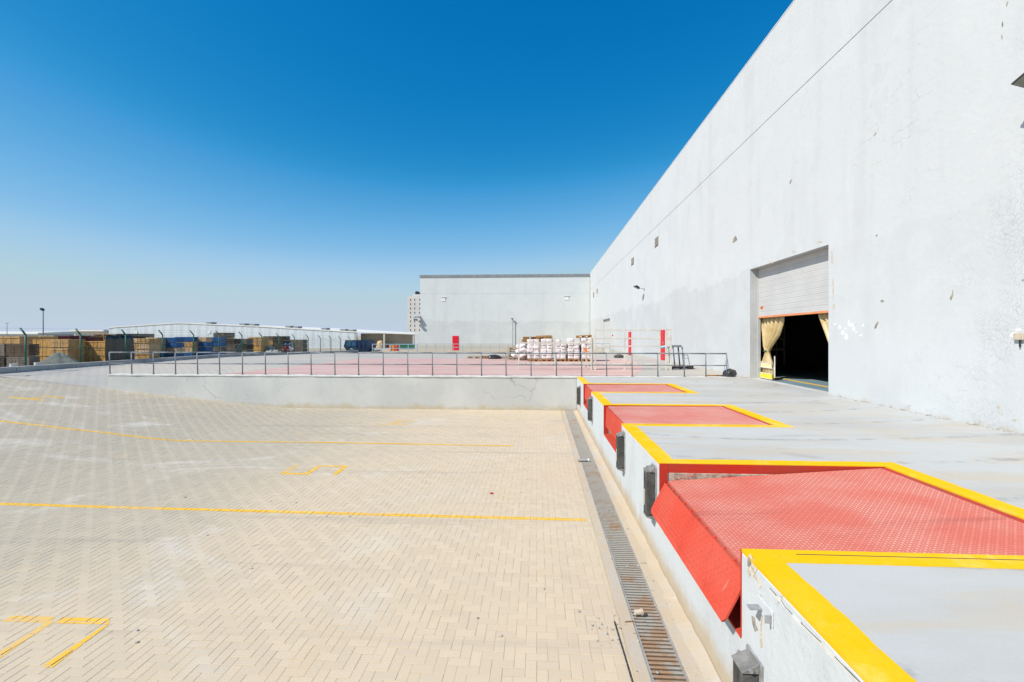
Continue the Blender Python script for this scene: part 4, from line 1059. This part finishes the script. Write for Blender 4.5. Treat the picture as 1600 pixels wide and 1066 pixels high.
# distant railings
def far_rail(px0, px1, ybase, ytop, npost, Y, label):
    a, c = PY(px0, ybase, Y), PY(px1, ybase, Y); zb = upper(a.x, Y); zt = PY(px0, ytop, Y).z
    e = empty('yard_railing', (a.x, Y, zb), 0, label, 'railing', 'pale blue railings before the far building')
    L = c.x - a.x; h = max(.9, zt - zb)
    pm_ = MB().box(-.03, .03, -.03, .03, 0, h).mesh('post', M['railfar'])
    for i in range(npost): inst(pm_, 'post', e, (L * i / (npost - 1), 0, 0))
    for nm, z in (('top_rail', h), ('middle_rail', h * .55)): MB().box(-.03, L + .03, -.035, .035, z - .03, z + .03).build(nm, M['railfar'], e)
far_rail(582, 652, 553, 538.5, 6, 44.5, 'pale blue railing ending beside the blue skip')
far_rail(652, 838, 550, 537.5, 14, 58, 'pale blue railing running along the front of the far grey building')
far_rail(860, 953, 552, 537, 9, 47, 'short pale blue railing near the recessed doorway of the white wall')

# ------------------------------------------------------------------ far grey building
BY = 70.0
Bx0 = PY(656.5, 500, BY).x; bt = PY(700, 433.5, BY).z
bb = empty('far_building', (Bx0, BY, 0), R(-.0), 'big pale grey flat roofed building closing the yard, with one red door', 'building')
Bw = WX + WS * BY - Bx0 - .05
MB().box(0, Bw, 0, 30, -1.5, bt).build('wall', M['backwall'], bb)
MB().box(-.06, Bw, -.08, 30.1, bt + .001, bt + .38).build('roof_flashing', M['capmetal'], bb)
zj = PY(700, 459, BY).z
MB().box(.01, Bw, -.012, -.001, zj, zj + .05).build('render_joint', M['backwall'], bb)
a = PY(648, 540, BY).x - Bx0; zz = PY(650, 521, BY).z
MB().box(a, -.001, .01, 12, -1.5, zz).build('side_wing', M['backwall'], bb)
for px, py, w in ((693, 468, 6), (885.5, 466, 6)):
    p = PY(px, py, BY); s = w / 2 * BY / F
    v = MB().box(p.x - Bx0 - s, p.x - Bx0 + s, -.05, -.002, p.z - s, p.z + s).build('vent_panel', M['ventpanel'], bb)
    MB().box(p.x - Bx0 - s - .08, p.x - Bx0 + s + .08, -.12, -.002, p.z + s + .01, p.z + s + .10).build('vent_hood', M['backwall'], v)
p = PY(707, 525, BY); p2 = PY(716.5, 547, BY); zb = upper(0, BY)
dr = MB().box(p.x - Bx0, p2.x - Bx0, -.08, -.002, zb, p.z).build('fire_door', M['reddoor'], bb)
MB().box(p.x - Bx0 + .1, p.x - Bx0 + .16, -.14, -.081, zb + .95, zb + 1.15).build('handle', M['steelgrey'], dr)
p = PY(650, 504, BY)
e = empty('floodlight', (p.x + .75, BY - .001, p.z), 0, 'small floodlight on an arm at the corner of the far grey building', 'floodlight', 'floodlights on the far building')
MB().cyl((0, 0, 0), (-.55, -.7, .35), .05, 8).build('arm', M['steelgrey'], e); MB().box(-.85, -.35, -.95, -.55, .3, .48).build('housing', M['lampblack'], e)
p = PY(652, 495, BY)
e = empty('awning', (p.x, BY, p.z), 0, 'dark narrow awning on the corner of the far grey building', 'awning')
MB().prism([(0, .0), (-.7, -.25), (-.72, -.2), (0, .12)], 0, -.45, .55).build('sheet', M['capmetal'], e)
p = PY(801, 499, BY - .3); zb = upper(0, BY)
e = empty('lamp_mast', (p.x, BY - .3, zb), 0, 'slim mast standing against the far grey building above the sack loads', 'mast')
MB().cyl((0, 0, 0), (0, 0, p.z - zb), .06, 8).build('pole', M['steelgrey'], e); MB().box(-.2, .1, -.12, .12, p.z - zb, p.z - zb + .14).build('lamp_head', M['lampblack'], e)
# block of flats behind
TY = 240
t0 = PY(636.5, 470, TY); t1 = PY(664, 470, TY); tt = PY(640, 463, TY).z
tw = empty('tower_block', (t0.x, TY, -1), 0, 'cream block of flats rising behind the corner of the far building', 'tower block')
MB().box(0, t1.x - t0.x, 0, 12, 0, tt + 1).build('wall', M['tower'], tw)
p = PY(643, 460, TY); MB().box(p.x - t0.x, p.x - t0.x + 4.5, 2, 8, tt + 1.001, PY(643, 459.5, TY).z + 1).build('stair_head', M['tower'], tw)
MB().prism([(0, 0), (3.2, 0), (1.2, 1.8), (0, 1.6)], 1, 3, 6).build('roof_plant', M['lampblack'], tw).location = (p.x - t0.x + 1.2, 0, PY(643, 459.5, TY).z + 1)
for r_ in range(8):
    for px, w in ((641.5, 1.5), (648, 1.5), (656, 2.0)):
        P = PY(px, 468.4 + r_ * 6.75, TY); hw = w / 2 * TY / F
        wi = MB().box(P.x - t0.x - hw, P.x - t0.x + hw, -.03, -.005, P.z + 1 - .45, P.z + 1 + .45).build('window', M['towerwin'], tw)
        MB().box(P.x - t0.x - hw - .08, P.x - t0.x + hw + .08, -.12, -.005, P.z + 1 - .58, P.z + 1 - .46).build('sill', M['tower'], wi)

# ------------------------------------------------------------------ long clad shed on the far side
SY = 110.0
sx = lambda px: PY(px, 520, SY).x
sz = lambda py, px=500: PY(px, py, SY).z
base = upper(-50, SY) - .3
shd = empty('clad_shed', (sx(170), SY, 0), 0, 'very long low shed of pale vertical cladding with a white gable roof edge', 'shed')
roofpts = [(170, 512.5), (180, 511.5), (278, 505.2), (400, 510.2), (480, 515), (556, 519.3), (648, 522.6)]
def roofz(px):
    for (a, za), (c, zc) in zip(roofpts, roofpts[1:]):
        if a <= px <= c: return sz(za + (zc - za) * (px - a) / (c - a), px)
    return sz(roofpts[-1][1], px)
X0 = sx(170); step = 4.6; px = 170; k = 0
while px < 554:
    p2 = min(px + step, 554)
    rib = MB(); a, c = sx(px) - X0, sx(p2) - X0; dep = .015 if k % 2 else 0
    rib.add([(a, dep, base), (c, dep, base), (c, dep, roofz(p2) - .06), (a, dep, roofz(px) - .06), (a, .5, base), (c, .5, base), (c, .5, roofz(p2) - .06), (a, .5, roofz(px) - .06)],
            [(0, 1, 2, 3), (5, 4, 7, 6), (1, 5, 6, 2), (4, 0, 3, 7), (3, 2, 6, 7)])
    rib.build('cladding_panel', M['clad'] if k % 3 else M['clad2'], shd); px = p2; k += 1
b = MB(); pr_ = [(p, *(sx(p) - X0, sz(y, p))) for p, y in roofpts]; vs = []
for (_, x, z) in pr_: vs += [(x, -.12, z - .05), (x, -.12, z + .16), (x, 60, z + .16), (x, 60, z - .05)]
n = len(pr_); b.add(vs, [(4 * i + k, 4 * i + 4 + k, 4 * i + 4 + (k + 1) % 4, 4 * i + (k + 1) % 4) for i in range(n - 1) for k in range(4)] + [(0, 1, 2, 3), (4 * n - 1, 4 * n - 2, 4 * n - 3, 4 * n - 4)])
b.build('roof', M['roofwhite'], shd)
MB().box(sx(554) - X0, sx(648) - X0, 4, 4.3, base, sz(521)).build('bay_back_wall', M['shedgrey'], shd)
for px in (556, 600, 646): MB().box(sx(px) - X0 - .2, sx(px) - X0 + .2, .0, .4, base, roofz(px) - .07).build('bay_column', M['shedgrey'], shd)
for px, py in ((213, 519.5), (327, 519)):
    MB().box(sx(px) - X0 - .35, sx(px) - X0 + .35, -.12, -.001, sz(py) - .35, sz(py) + .35).build('wall_vent', M['ventpanel'], shd)
for px in (317, 370, 386, 443, 455, 500, 530, 543):
    zz = roofz(px); MB().box(sx(px) - X0 - .7, sx(px) - X0 + .7, 2, 4, zz + .17, zz + .6).build('roof_vent', M['capmetal'], shd)
for px, w, h in ((571, 7, 12), (592, 9, 14)):
    x = sx(px) ; e = MB(); 
    b = MB().puff((0, 0, .2), (w * SY / F * 1.4, 2.6, h * SY / F * 1.6), .1, 6, .12, px)
    o = b.build('sand_heap', M['sandpile'], smooth=True); o.location = (x, SY + 1.9, upper(x, SY)); tag(o, 'tan sand heap inside the open bay, ' + ('close to the cladding' if px < 580 else 'further from the cladding'), 'sand heap', 'sand heaps in the open bay')
e = empty('covered_stack', (sx(614), 88, upper(-20, 88)), 0, 'long low stack under green tarpaulin beyond the skip', 'covered stack')
x0_, x1_ = PY(614, 540, 88).x, PY(648, 540, 88).x; e.location.x = x0_
for k in range(4):
    w = (x1_ - x0_) / 4; hh = 88 / F * (8.5 - .8 * (k % 2))
    MB().prism([(0, 0), (2.4, 0), (2.3, hh * .8), (1.2, hh), (.1, hh * .85)], 0, k * w + .03, (k + 1) * w - .03).build('tarpaulin', M['greentarp'], e)
for k, (px, lab) in enumerate(((611, 'orange barrel beside the end of the green tarpaulin stack'), (615.5, 'middle orange barrel before the green tarpaulin stack'), (620.5, 'reddish barrel before the green tarpaulin stack'))):
    P = PY(px, 548, 62); e = empty('barrel', (P.x, 62, upper(-15, 62)), 0, lab, 'barrel', 'orange barrels before the tarpaulin stack')
    MB().cyl((0, 0, 0), (0, 0, .75), .23, 12, .21).cyl((0, 0, .25), (0, 0, .30), .25, 12).cyl((0, 0, .5), (0, 0, .55), .245, 12).build('drum', M['barrel'] if k < 2 else M['redlip'], e, smooth=False)
    MB().cyl((0, 0, .751), (0, 0, .80), .20, 12).build('lid', M['whiteplastic'] if k == 0 else M['barrel'], e)
# skip
P = PG(556, 550); e = empty('skip', (P.x, P.y + 1.2, P.z), R(0), 'navy blue steel skip with sunlit panels coloured lighter standing on the yard', 'skip')
W2 = .95; prof = [(-1.55, .62), (-1.35, 1.35), (1.35, 1.35), (1.75, .75), (1.25, .03), (-1.15, .03)]
b = MB(); n = len(prof); vs = [(x, s * (W2 - (.12 if z < .5 else 0)), z) for s in (-1, 1) for x, z in prof]
b.add(vs, [tuple(range(n)), tuple(range(2 * n - 1, n - 1, -1))] + [(i, n + i, n + (i + 1) % n, (i + 1) % n) for i in range(n) if i != 1])
sk = b.build('hull', M['skip'], e); m_ = sk.modifiers.new('t', 'SOLIDIFY'); m_.thickness = .03
MB().box(-1.42, 1.42, -W2 - .05, -W2 + .0, 1.30, 1.38).box(-1.42, 1.42, W2, W2 + .05, 1.30, 1.38).build('top_rim', M['skip'], e)
for x0_, x1_ in ((-1.22, -.68), (-.60, -.06)): MB().box(x0_, x1_, -W2 - .04, -W2 - .002, .66, 1.27).build('side_panel', M['skiplit'], e)
for x in (-.03, .45, .95): MB().box(x, x + .06, -W2 - .06, -W2 - .002, .55, 1.29).build('side_rib', M['skip'], e)
MB().box(-.85, -.45, -W2 + .06, -W2 + .10, .30, .38).build('lettering_plate', M['whiteplastic'], e)
# ------------------------------------------------------------------ kerb, fence
KX = -21.15
kb = empty('kerb', (KX, 10, 0), kind='structure')
k0 = 9.0
while k0 < 60:
    z = min(upper(KX - .5, k0), upper(KX - .5, k0 + 1.2))
    MB().box(-.28, 0, k0 - 10 + .006, k0 - 10 + 1.194, z - .4, z + .20).build('kerb_stone', M['kerb'], kb, bevel=.015); k0 += 1.2
FX = -21.5
fe = empty('chain_link_fence', (FX, 12, 1.2), 0, 'green chain link fence with angled post tops along the timber yard', 'fence')
ys = [];
for p in (-52, 40, 126, 196.5, 254, 302.5, 342.5, 378, 409, 436, 460, 481.7, 500.5, 517, 532, 547, 559.5, 571, 581):
    ys.append(PX(p, 560, FX).y)
HB = 1.52
def fz(y): return upper(FX, y) - 1.2
for y in ys:
    z = fz(y)
    b = MB().cyl((0, y - 12, z - .1), (0, y - 12, z + HB), .034, 8).cyl((0, y - 12, z + HB - .02), (-.24, y - 12, z + HB + .26), .034, 8)
    b.build('post', M['green'], fe, smooth=True)
for k in (7,):
    y = ys[k]; z = fz(y)
    for s in (-1, 1): MB().cyl((0, y - 12, z + 1.05), (0, y - 12 + s * 1.1, z), .025, 6).build('brace', M['green'], fe)
for a, (ox, oz) in enumerate(((0, .05), (0, .75), (0, 1.5), (-.1, 1.64), (-.22, 1.77))):
    b = MB()
    for y0, y1 in zip(ys, ys[1:]): b.cyl((ox, y0 - 12, fz(y0) + oz), (ox, y1 - 12, fz(y1) + oz), .0035, 4, caps=False)
    b.build('line_wire', M['wire'], fe)
b = MB(); L = ys[-1] - ys[0]; s = .075; n = int(L / s); hh = 1.45
for i in range(-int(hh / s), n):
    for d in (1, -1):
        y0, y1, z0, z1 = (i * s, i * s + hh, .05, hh + .05) if d > 0 else (i * s, i * s + hh, hh + .05, .05)
        if y0 < 0 or y1 > L: continue
        ya, yb = ys[0] + y0, ys[0] + y1
        b.cyl((0, ya - 12, fz(ya) + z0), (0, yb - 12, fz(yb) + z1), .0012, 3, caps=False)
o = b.build('mesh_wire', M['wire'], fe); o['kind'] = 'stuff'

# ------------------------------------------------------------------ timber yard
def bundle_mesh(mat, layers, cols, seed, jit=.02):
    rn = random.Random(seed); b = MB()
    for l in range(layers):
        e0, e1 = rn.uniform(0, jit), rn.uniform(0, jit)
        n = rn.choice((2, 3)); cuts = [0] + sorted(rn.uniform(.15, .85) for _ in range(n - 1)) + [1]
        for c_ in range(cols):
            j = rn.uniform(0, jit * 1.5) if c_ == 0 else 0
            for a, d in zip(cuts, cuts[1:]):
                b.box(e0 + a * (1 - e0 - e1) + .002, e0 + d * (1 - e0 - e1) - .002, c_ / cols + j, (c_ + .96) / cols, l / layers, (l + .90) / layers)
    return b.mesh('plank_bundle', mat)
BM = {}
def bundles(mat):
    if mat not in BM: BM[mat] = [bundle_mesh(M[mat], 7, 2, sum(map(ord, mat)) % 97 + k) for k in range(3)]
    return BM[mat]
strap_me = MB().box(-.012, .012, -.006, 0, 0, 1).mesh('strap', M['strap'])
TG = 'stacks of timber behind the fence'
def stack(px0, px1, ytop, off, depth, mats, nx, nz, label, base_px=None, name='timber_stack', cat='timber stack'):
    # front face spans px0..px1, its nearer corner lies `off` metres behind the fence
    d = ray(px1, 560); t = (FX - .35 - off) / d.x; Yf = d.y * t
    a, c = PY(px0, 560, Yf), PY(px1, 560, Yf); w = c.x - a.x; zb = upper(a.x, Yf); ht = PY(px1, ytop, Yf).z - zb
    e = empty(name, (a.x, Yf, zb), 0, label, cat, TG)
    rn = random.Random(int(px0 * 7)); bw, bh = w / nx, ht / nz
    for k in range(nz):
        for i in range(nx):
            mat = mats[(k * nx + i) % len(mats)]
            if mat is None: continue
            o = inst(rn.choice(bundles(mat)), 'plank_bundle', e, (i * bw + .01, rn.uniform(0, .06), k * bh + .03), (0, 0, 0), (bw - .02, depth, bh - .05)); o['kind'] = 'stuff'
            inst(strap_me, 'strap', e, (i * bw + bw * rn.uniform(.2, .4), -.012, k * bh + .03), sc=(1, 1, bh - .05))
            inst(strap_me, 'strap', e, (i * bw + bw * rn.uniform(.6, .8), -.012, k * bh + .03), sc=(1, 1, bh - .05))
            MB().box(i * bw + .05, (i + 1) * bw - .05, .1, depth - .1, k * bh - .02, k * bh + .028).build('bearer', M['palewood'], e)
    return e
stack(-30, 44, 537, .25, .45, ['darkwood', 'greywood', 'greywood', 'brownwood'], 2, 2, 'dark weathered timber stack behind the fence next to the gravel heap')
stack(-40, 30, 525, 5.5, 2., ['tan', 'orangewood', 'maroon', 'tan'], 2, 2, 'golden timber stack with a maroon pack standing behind the dark stack')
stack(48, 106, 530, 1.3, .9, ['orangewood', 'tan'], 2, 3, 'golden timber stack rising behind the grey gravel heap')
stack(60, 108, 524, 6.5, 2.2, ['orangewood', 'palesoft', 'maroon'], 2, 3, 'mixed timber stack showing over the stack behind the gravel heap')
stack(110, 163, 533, .3, 1.5, ['orangewood', 'orangewood', 'tan', 'orangewood'], 2, 3, 'tall golden timber stack beside the gravel heap, black cover on its end')
stack(142, 200, 521, 6, 2.2, ['orangewood', 'tan', 'darkwood'], 3, 4, 'brown timber stack topped with dark boards behind the covered stack')
stack(197.5, 232, 528.5, .5, .8, ['palesoft', 'tan', 'palesoft'], 2, 4, 'pale timber stack just past the black covered end')
stack(226, 245, 527, 1.2, .7, ['bluewrap', 'palesoft', 'palesoft'], 1, 3, 'narrow timber stack with a blue wrapped pack at its bottom')
stack(243, 275, 527, .5, .7, ['bluewrap', 'bluewrap', 'bluewrap', 'palesoft', 'bluewrap', 'bluewrap'], 2, 4, 'blue wrapped timber stack with one bare pale pack')
stack(272, 300, 526, 1.0, .7, ['bluewrap', 'bluewrap', 'palesoft', 'palesoft', 'palesoft', 'tan'], 2, 4, 'half blue and half bare timber stack in the middle of the yard')
stack(299, 322, 526.5, .4, .6, ['bluewrap', 'bluewrap', 'bluewrap', 'palesoft'], 1, 4, 'blue wrapped timber stack with a pale pack on top')
stack(319, 345, 526.5, .6, .6, ['bluewrap', 'bluewrap', 'bluewrap', 'greywood', 'bluewrap', 'bluewrap'], 2, 4, 'broad blue wrapped timber stack next to the grey stacks')
stack(332, 350, 519.5, 4.5, 1.4, ['tan', 'palesoft', 'tan', 'darkwood'], 1, 4, 'tallest narrow timber stack behind the blue wrapped stacks')
stack(346, 366, 529, .5, .9, ['greywood', 'greywood', 'darkwood'], 1, 3, 'grey timber stack just past the blue wrapped stacks')
stack(366, 385, 529, .6, .9, ['greywood', 'darkwood'], 1, 3, 'dark grey timber stack before the tan stack by the braced fence post')
stack(386, 410, 526.5, .8, 1.0, ['tan', 'orangewood', 'tan'], 1, 4, 'tan timber stack behind the white rubble heap')
stack(410, 442, 525, 1.5, 1.3, ['tan', 'darkwood', 'greywood', 'darkwood'], 2, 4, 'brown and dark timber stack behind the white rubble heap')
stack(443, 473, 530.5, 1.5, 1.0, ['greywood'], 2, 3, 'grey timber stack where the two workers sit')
# cover on the end of a stack
d = ray(163, 560); t = (FX - .35 - .3) / d.x; Yf = d.y * t; P = PY(163, 560, Yf)
e = empty('black_cover', (P.x + .02, Yf - .02, upper(P.x, Yf)), 0, 'black sheet draped over the end of the golden timber stack', 'cover sheet')
b = MB(); n = 14; vs = []; rn = random.Random(8)
for j in range(8):
    for i in range(n + 1):
        z = 1.42 * (1 - j / 7) + .02; vs.append((.05 + .05 * math.sin(i * 1.3 + j * .4) + rn.uniform(0, .03), 1.62 * i / n, z))
fs = [(j * (n + 1) + i, (j + 1) * (n + 1) + i, (j + 1) * (n + 1) + i + 1, j * (n + 1) + i + 1) for j in range(7) for i in range(n)]
o = b.add(vs, fs).build('sheet', M['bagblack'], e, smooth=True); o.modifiers.new('t', 'SOLIDIFY').thickness = .02
vs = []; b = MB()
for i in range(n + 1):
    for k in range(6): vs.append((.06 - .16 * k + rn.uniform(-.02, .02), 1.62 * i / n, 1.45 + .04 * math.sin(k + i)))
b.add(vs, [(i * 6 + k, i * 6 + k + 1, i * 6 + 7 + k, i * 6 + 6 + k) for i in range(n) for k in range(5)])
o = b.build('top_flap', M['bagblack'], e, smooth=True); o.modifiers.new('t', 'SOLIDIFY').thickness = .02
def heap(name, px0, px1, ytop, off, mat, label, cat, lump, seed, peak=.4):
    pm_ = (px0 + px1) / 2; d = ray(pm_, 565); t = (FX - .9 - off) / d.x; Yc = d.y * t
    a, c = PY(px0, 565, Yc), PY(px1, 565, Yc); rx = (c.x - a.x) / 2; zb = upper(a.x, Yc); h = PY(pm_, ytop, Yc).z - zb
    rn = random.Random(seed); n, m = 40, 12; vs = [(0, 0, h * .87)]; fs = []
    ph = [rn.uniform(0, 6) for _ in range(5)]
    for j in range(1, m + 1):
        for i in range(n):
            th = 2 * math.pi * i / n; r = j / m; wob = 1 + .10 * math.sin(3 * th + ph[0]) + .06 * math.sin(7 * th + ph[1])
            z = h * (1 - r) ** 1.05 * (1 + .06 * math.sin(5 * th + ph[2])) if r > .12 else h * .95
            vs.append((math.cos(th) * rx * r * wob + rn.uniform(-lump, lump), math.sin(th) * min(rx * .55, 1.1 + off) * r * wob + rn.uniform(-lump, lump), max(-.02, min(z, h * .86) + rn.uniform(-lump, lump) * (1 - r * .7))))
    fs += [(0, 1 + i, 1 + (i + 1) % n) for i in range(n)]
    for j in range(m - 1):
        for i in range(n): fs.append((1 + j * n + i, 1 + (j + 1) * n + i, 1 + (j + 1) * n + (i + 1) % n, 1 + j * n + (i + 1) % n))
    o = MB().add(vs, fs).build(name, M[mat], smooth=lump < .03); o.location = ((a.x + c.x) / 2, Yc, zb)
    if off > .2: pass
    return tag(o, label, cat)
heap('gravel_heap', 56, 130, 548, .15, 'gravel', 'grey green gravel heap behind the fence between timber stacks', 'gravel heap', .02, 3)
heap('rubble_heap', 398, 447, 541, .0, 'rubble', 'white broken rubble heap behind the fence before brown timber', 'rubble heap', .07, 6)
for k, (px, py, lab) in enumerate(((18, 566, 'small white bucket at the foot of the dark timber stack'), (56, 566, 'round white can under the dark timber stack beside the gravel'))):
    P = PX(px, py, FX - .45); e = empty('bucket', (P.x + .1, P.y, upper(P.x, P.y)), 0, lab, 'bucket')
    MB().cyl((0, 0, 0), (0, 0, .27), .11, 12, .13).build('pail', M['whiteplastic'], e); MB().cyl((0, 0, .271), (0, 0, .29), .135, 12).build('lid', M['sack'], e)
# workers
def person(px, off, shirt, label, lean):
    d = ray(px, 548); t = (FX - .6 - off) / d.x; X, Y = d.x * t, d.y * t
    e = empty('person', (X, Y, upper(X, Y) + .0), R(200), label, 'person')
    J = {'pel': (0, 0, .22, .15), 'ch': (0, .10 + lean, .52, .155), 'nk': (0, .14 + lean, .68, .06), 'hd': (0, .17 + lean, .80, .095), 'ht': (0, .17 + lean, .90, .08)}
    for s, q_ in ((-1, 'l'), (1, 'r')):
        J['sh' + q_] = (s * .19, .11 + lean, .62, .065); J['el' + q_] = (s * .26, .24 + lean, .42, .05); J['wr' + q_] = (s * .14, .42 + lean, .40, .035); J['ha' + q_] = (s * .09, .48 + lean, .39, .032)
        J['hp' + q_] = (s * .10, .04, .20, .10); J['kn' + q_] = (s * .17, .42, .42, .07); J['an' + q_] = (s * .15, .44, .07, .045); J['to' + q_] = (s * .15, .60, .04, .04)
    E = [('pel', 'ch'), ('ch', 'nk'), ('nk', 'hd'), ('hd', 'ht')]
    for q_ in 'lr': E += [('ch', 'sh' + q_), ('sh' + q_, 'el' + q_), ('el' + q_, 'wr' + q_), ('wr' + q_, 'ha' + q_), ('pel', 'hp' + q_), ('hp' + q_, 'kn' + q_), ('kn' + q_, 'an' + q_), ('an' + q_, 'to' + q_)]
    keys = list(J); me = bpy.data.meshes.new('body'); me.from_pydata([J[k][:3] for k in keys], [(keys.index(a), keys.index(c)) for a, c in E], [])
    o = bpy.data.objects.new('body', me); col.objects.link(o); o.parent = e
    sk = o.modifiers.new('skin', 'SKIN'); me.skin_vertices.new() if not me.skin_vertices else None
    for i, k in enumerate(keys): me.skin_vertices[0].data[i].radius = (J[k][3],) * 2
    me.skin_vertices[0].data[0].use_root = True
    o.modifiers.new('sub', 'SUBSURF').levels = 1
    s = NT('worker_' + shirt); X_, Y_, Z_ = s.xyz(s.pos(obj=True))
    cS = (.20, .03, .05) if shirt == 'maroon' else (.52, .54, .56)
    c = s.mix(s.ramp(Z_, .27, .30), (.05, .06, .08), cS); c = s.mix(s.ramp(Z_, .68, .70), c, (.22, .12, .075)); c = s.mix(s.math('MULTIPLY', s.ramp(Y_, .40 + lean, .42 + lean), s.math('MULTIPLY', s.ramp(Z_, .34, .35), s.ramp(Z_, .47, .46))), c, (.22, .12, .075))
    me.materials.append(s.fin(c, .8))
    MB().puff((0, .17 + lean, .885), (.185, .22, .14), .1, 6).build('helmet', M['helmet'], e, smooth=True)
    MB().cyl((0, .19 + lean, .865), (0, .19 + lean, .88), .13, 14).build('helmet_brim', M['helmet'], e)
    return e
person(447.5, .1, 'maroon', 'worker in maroon shirt and blue helmet sitting by the rubble heap', 0.)
person(454, .25, 'white', 'worker in pale shirt and blue helmet sitting beside the grey timber', .04)

# ------------------------------------------------------------------ far low buildings and masts
def far_shed(px0, px1, ytop, Y, h, wallmat, label):
    a, c = PY(px0, ytop, Y), PY(px1, ytop, Y); z = a.z; g = upper(a.x, Y) - .3
    e = empty('low_shed', (a.x, Y, g), 0, label, 'shed', 'low sheds on the horizon'); L = c.x - a.x
    MB().box(0, L, 0, 25, 0, z - g - h).build('wall', M[wallmat], e)
    MB().prism([(-1, z - g - h + .01), (26, z - g - h + .01), (26, z - g - h + .4), (12, z - g), (-1, z - g - h + .5)], 0, -.5, L + .5).build('roof', M['roofwhite'], e)
    n = max(2, int(L / 9))
    for i in range(n):
        x = (i + .5) * L / n; MB().box(x - 1.1, x + 1.1, -.04, -.003, .3, (z - g - h) * .75).build('door', M['shedgrey'], e)
far_shed(-60, 62, 517.5, 150, 1.1, 'clad2', 'white roofed shed low on the horizon behind the dark timber')
far_shed(58, 172, 518.5, 165, 1.0, 'clad2', 'white roofed shed on the horizon behind the golden timber')
far_shed(116, 164, 515.5, 135, .5, 'tower', 'cream shed with dark roof edge beside the clad shed')
P = PY(67.5, 523, 60); zt = PY(67.5, 485, 60).z; g = upper(P.x, 60)
e = empty('lamp_post', (P.x, 60, g), 0, 'dark lamp post with one floodlight rising over the timber yard', 'lamp post')
MB().cyl((0, 0, 0), (0, 0, zt - g), .075, 8, .05).build('pole', M['rail'], e); MB().box(-.38, .0, -.18, .18, -.1, .12).build('lamp_head', M['lampblack'], e).matrix_local = Matrix.Translation((0, 0, zt - g)) @ Matrix.Rotation(R(38), 4, 'Y')
P = PY(11, 517, 140); e = empty('thin_mast', (P.x, 140, -.8), 0, 'thin grey mast far off on the horizon', 'mast')
MB().cyl((0, 0, 0), (0, 0, PY(11, 505, 140).z + .8), .12, 6, .06).build('pole', M['steelgrey'], e); MB().box(-.5, .5, -.1, .1, PY(11, 505.5, 140).z + .8, PY(11, 505, 140).z + .9).build('crossarm', M['steelgrey'], e)

# ------------------------------------------------------------------ small debris
P = PG(996, 963); e = empty('pipe_offcut', (P.x, P.y, .012), R(20), 'short beige pipe end lying on the drain grate', 'pipe')
MB().cyl((-.03, 0, .03), (.03, -.015, .03), .026, 14).build('tube', M['pipe'], e, smooth=False); MB().cyl((.031, -.015, .03), (.045, -.018, .03), .032, 14, .030).build('collar', M['pipe'], e)
P = PG(912, 722); e = empty('pipe_scrap', (P.x, P.y, .01), 0, 'grey pipe scrap lying across the drain grate further off', 'pipe')
MB().cyl((-.12, 0, .025), (.08, .01, .025), .024, 10).build('tube', M['steelgrey'], e); MB().cyl((.085, .01, .025), (.11, .012, .025), .035, 10).build('flange', M['whiteplastic'], e)
P = PG(985, 973); e = MB().cyl((0, 0, .006), (.055, .01, .008), .005, 6).cyl((.055, .01, .008), (.10, .0, .012), .004, 6).build('twig', M['twig']); e.location = (P.x - .05, P.y, 0); tag(e, 'dry twig poking onto the drain grate beside the sand clod', 'twig')
P0, P1 = PG(960, 972), PG(991, 1075)
b = MB(); n = 10
for i in range(n):
    a = P0.lerp(P1, i / n); c = P0.lerp(P1, (i + 1) / n); b.cyl((a.x, a.y, .004), (c.x, c.y, .004), .0065, 8)
o = b.build('black_hose', M['black'], smooth=True); tag(o, 'thin black hose lying along the edge of the pavers', 'hose')
P = PG(768, 772); o = MB().puff((0, 0, .012), (.05, .035, .025), .3, 3).build('red_scrap', M['redbit']); o.location = (P.x, P.y, 0); tag(o, 'tiny red scrap lying alone on the pavers', 'litter')
rn = random.Random(21); b = MB()
def pebble(x, y, z, s): b.puff((x, y, z + s * .3), (s * rn.uniform(.8, 1.5), s * rn.uniform(.8, 1.4), s * .8), .4, 2, s * .15, rn.randint(0, 999))
for _ in range(26): pebble(PG(950, 978).x + rn.gauss(0, .10), PG(950, 978).y + rn.gauss(0, .12), 0, rn.uniform(.006, .02))
for _ in range(260):
    y = rn.uniform(2, 16); pebble(rn.uniform(edgeX(y), DX - .02) if rn.random() < .7 else DX - abs(rn.gauss(0, .03)) - .005, y, .001, rn.uniform(.004, .016))
for _ in range(90):
    y = rn.uniform(2.5, 16); pebble(rn.uniform(-1.1 * y, .6), y, ramp(0) + .0, rn.uniform(.008, .022))
for _ in range(160):
    y = rn.uniform(3, 11.4); pebble(WX + WS * y - .01 - abs(rn.gauss(0, .05)), y, H - .002, rn.uniform(.008, .03))
o = b.build('gravel_debris', M['rubble']); tag(o, 'loose grit along the gutter and wall foot', 'grit', kind='stuff')
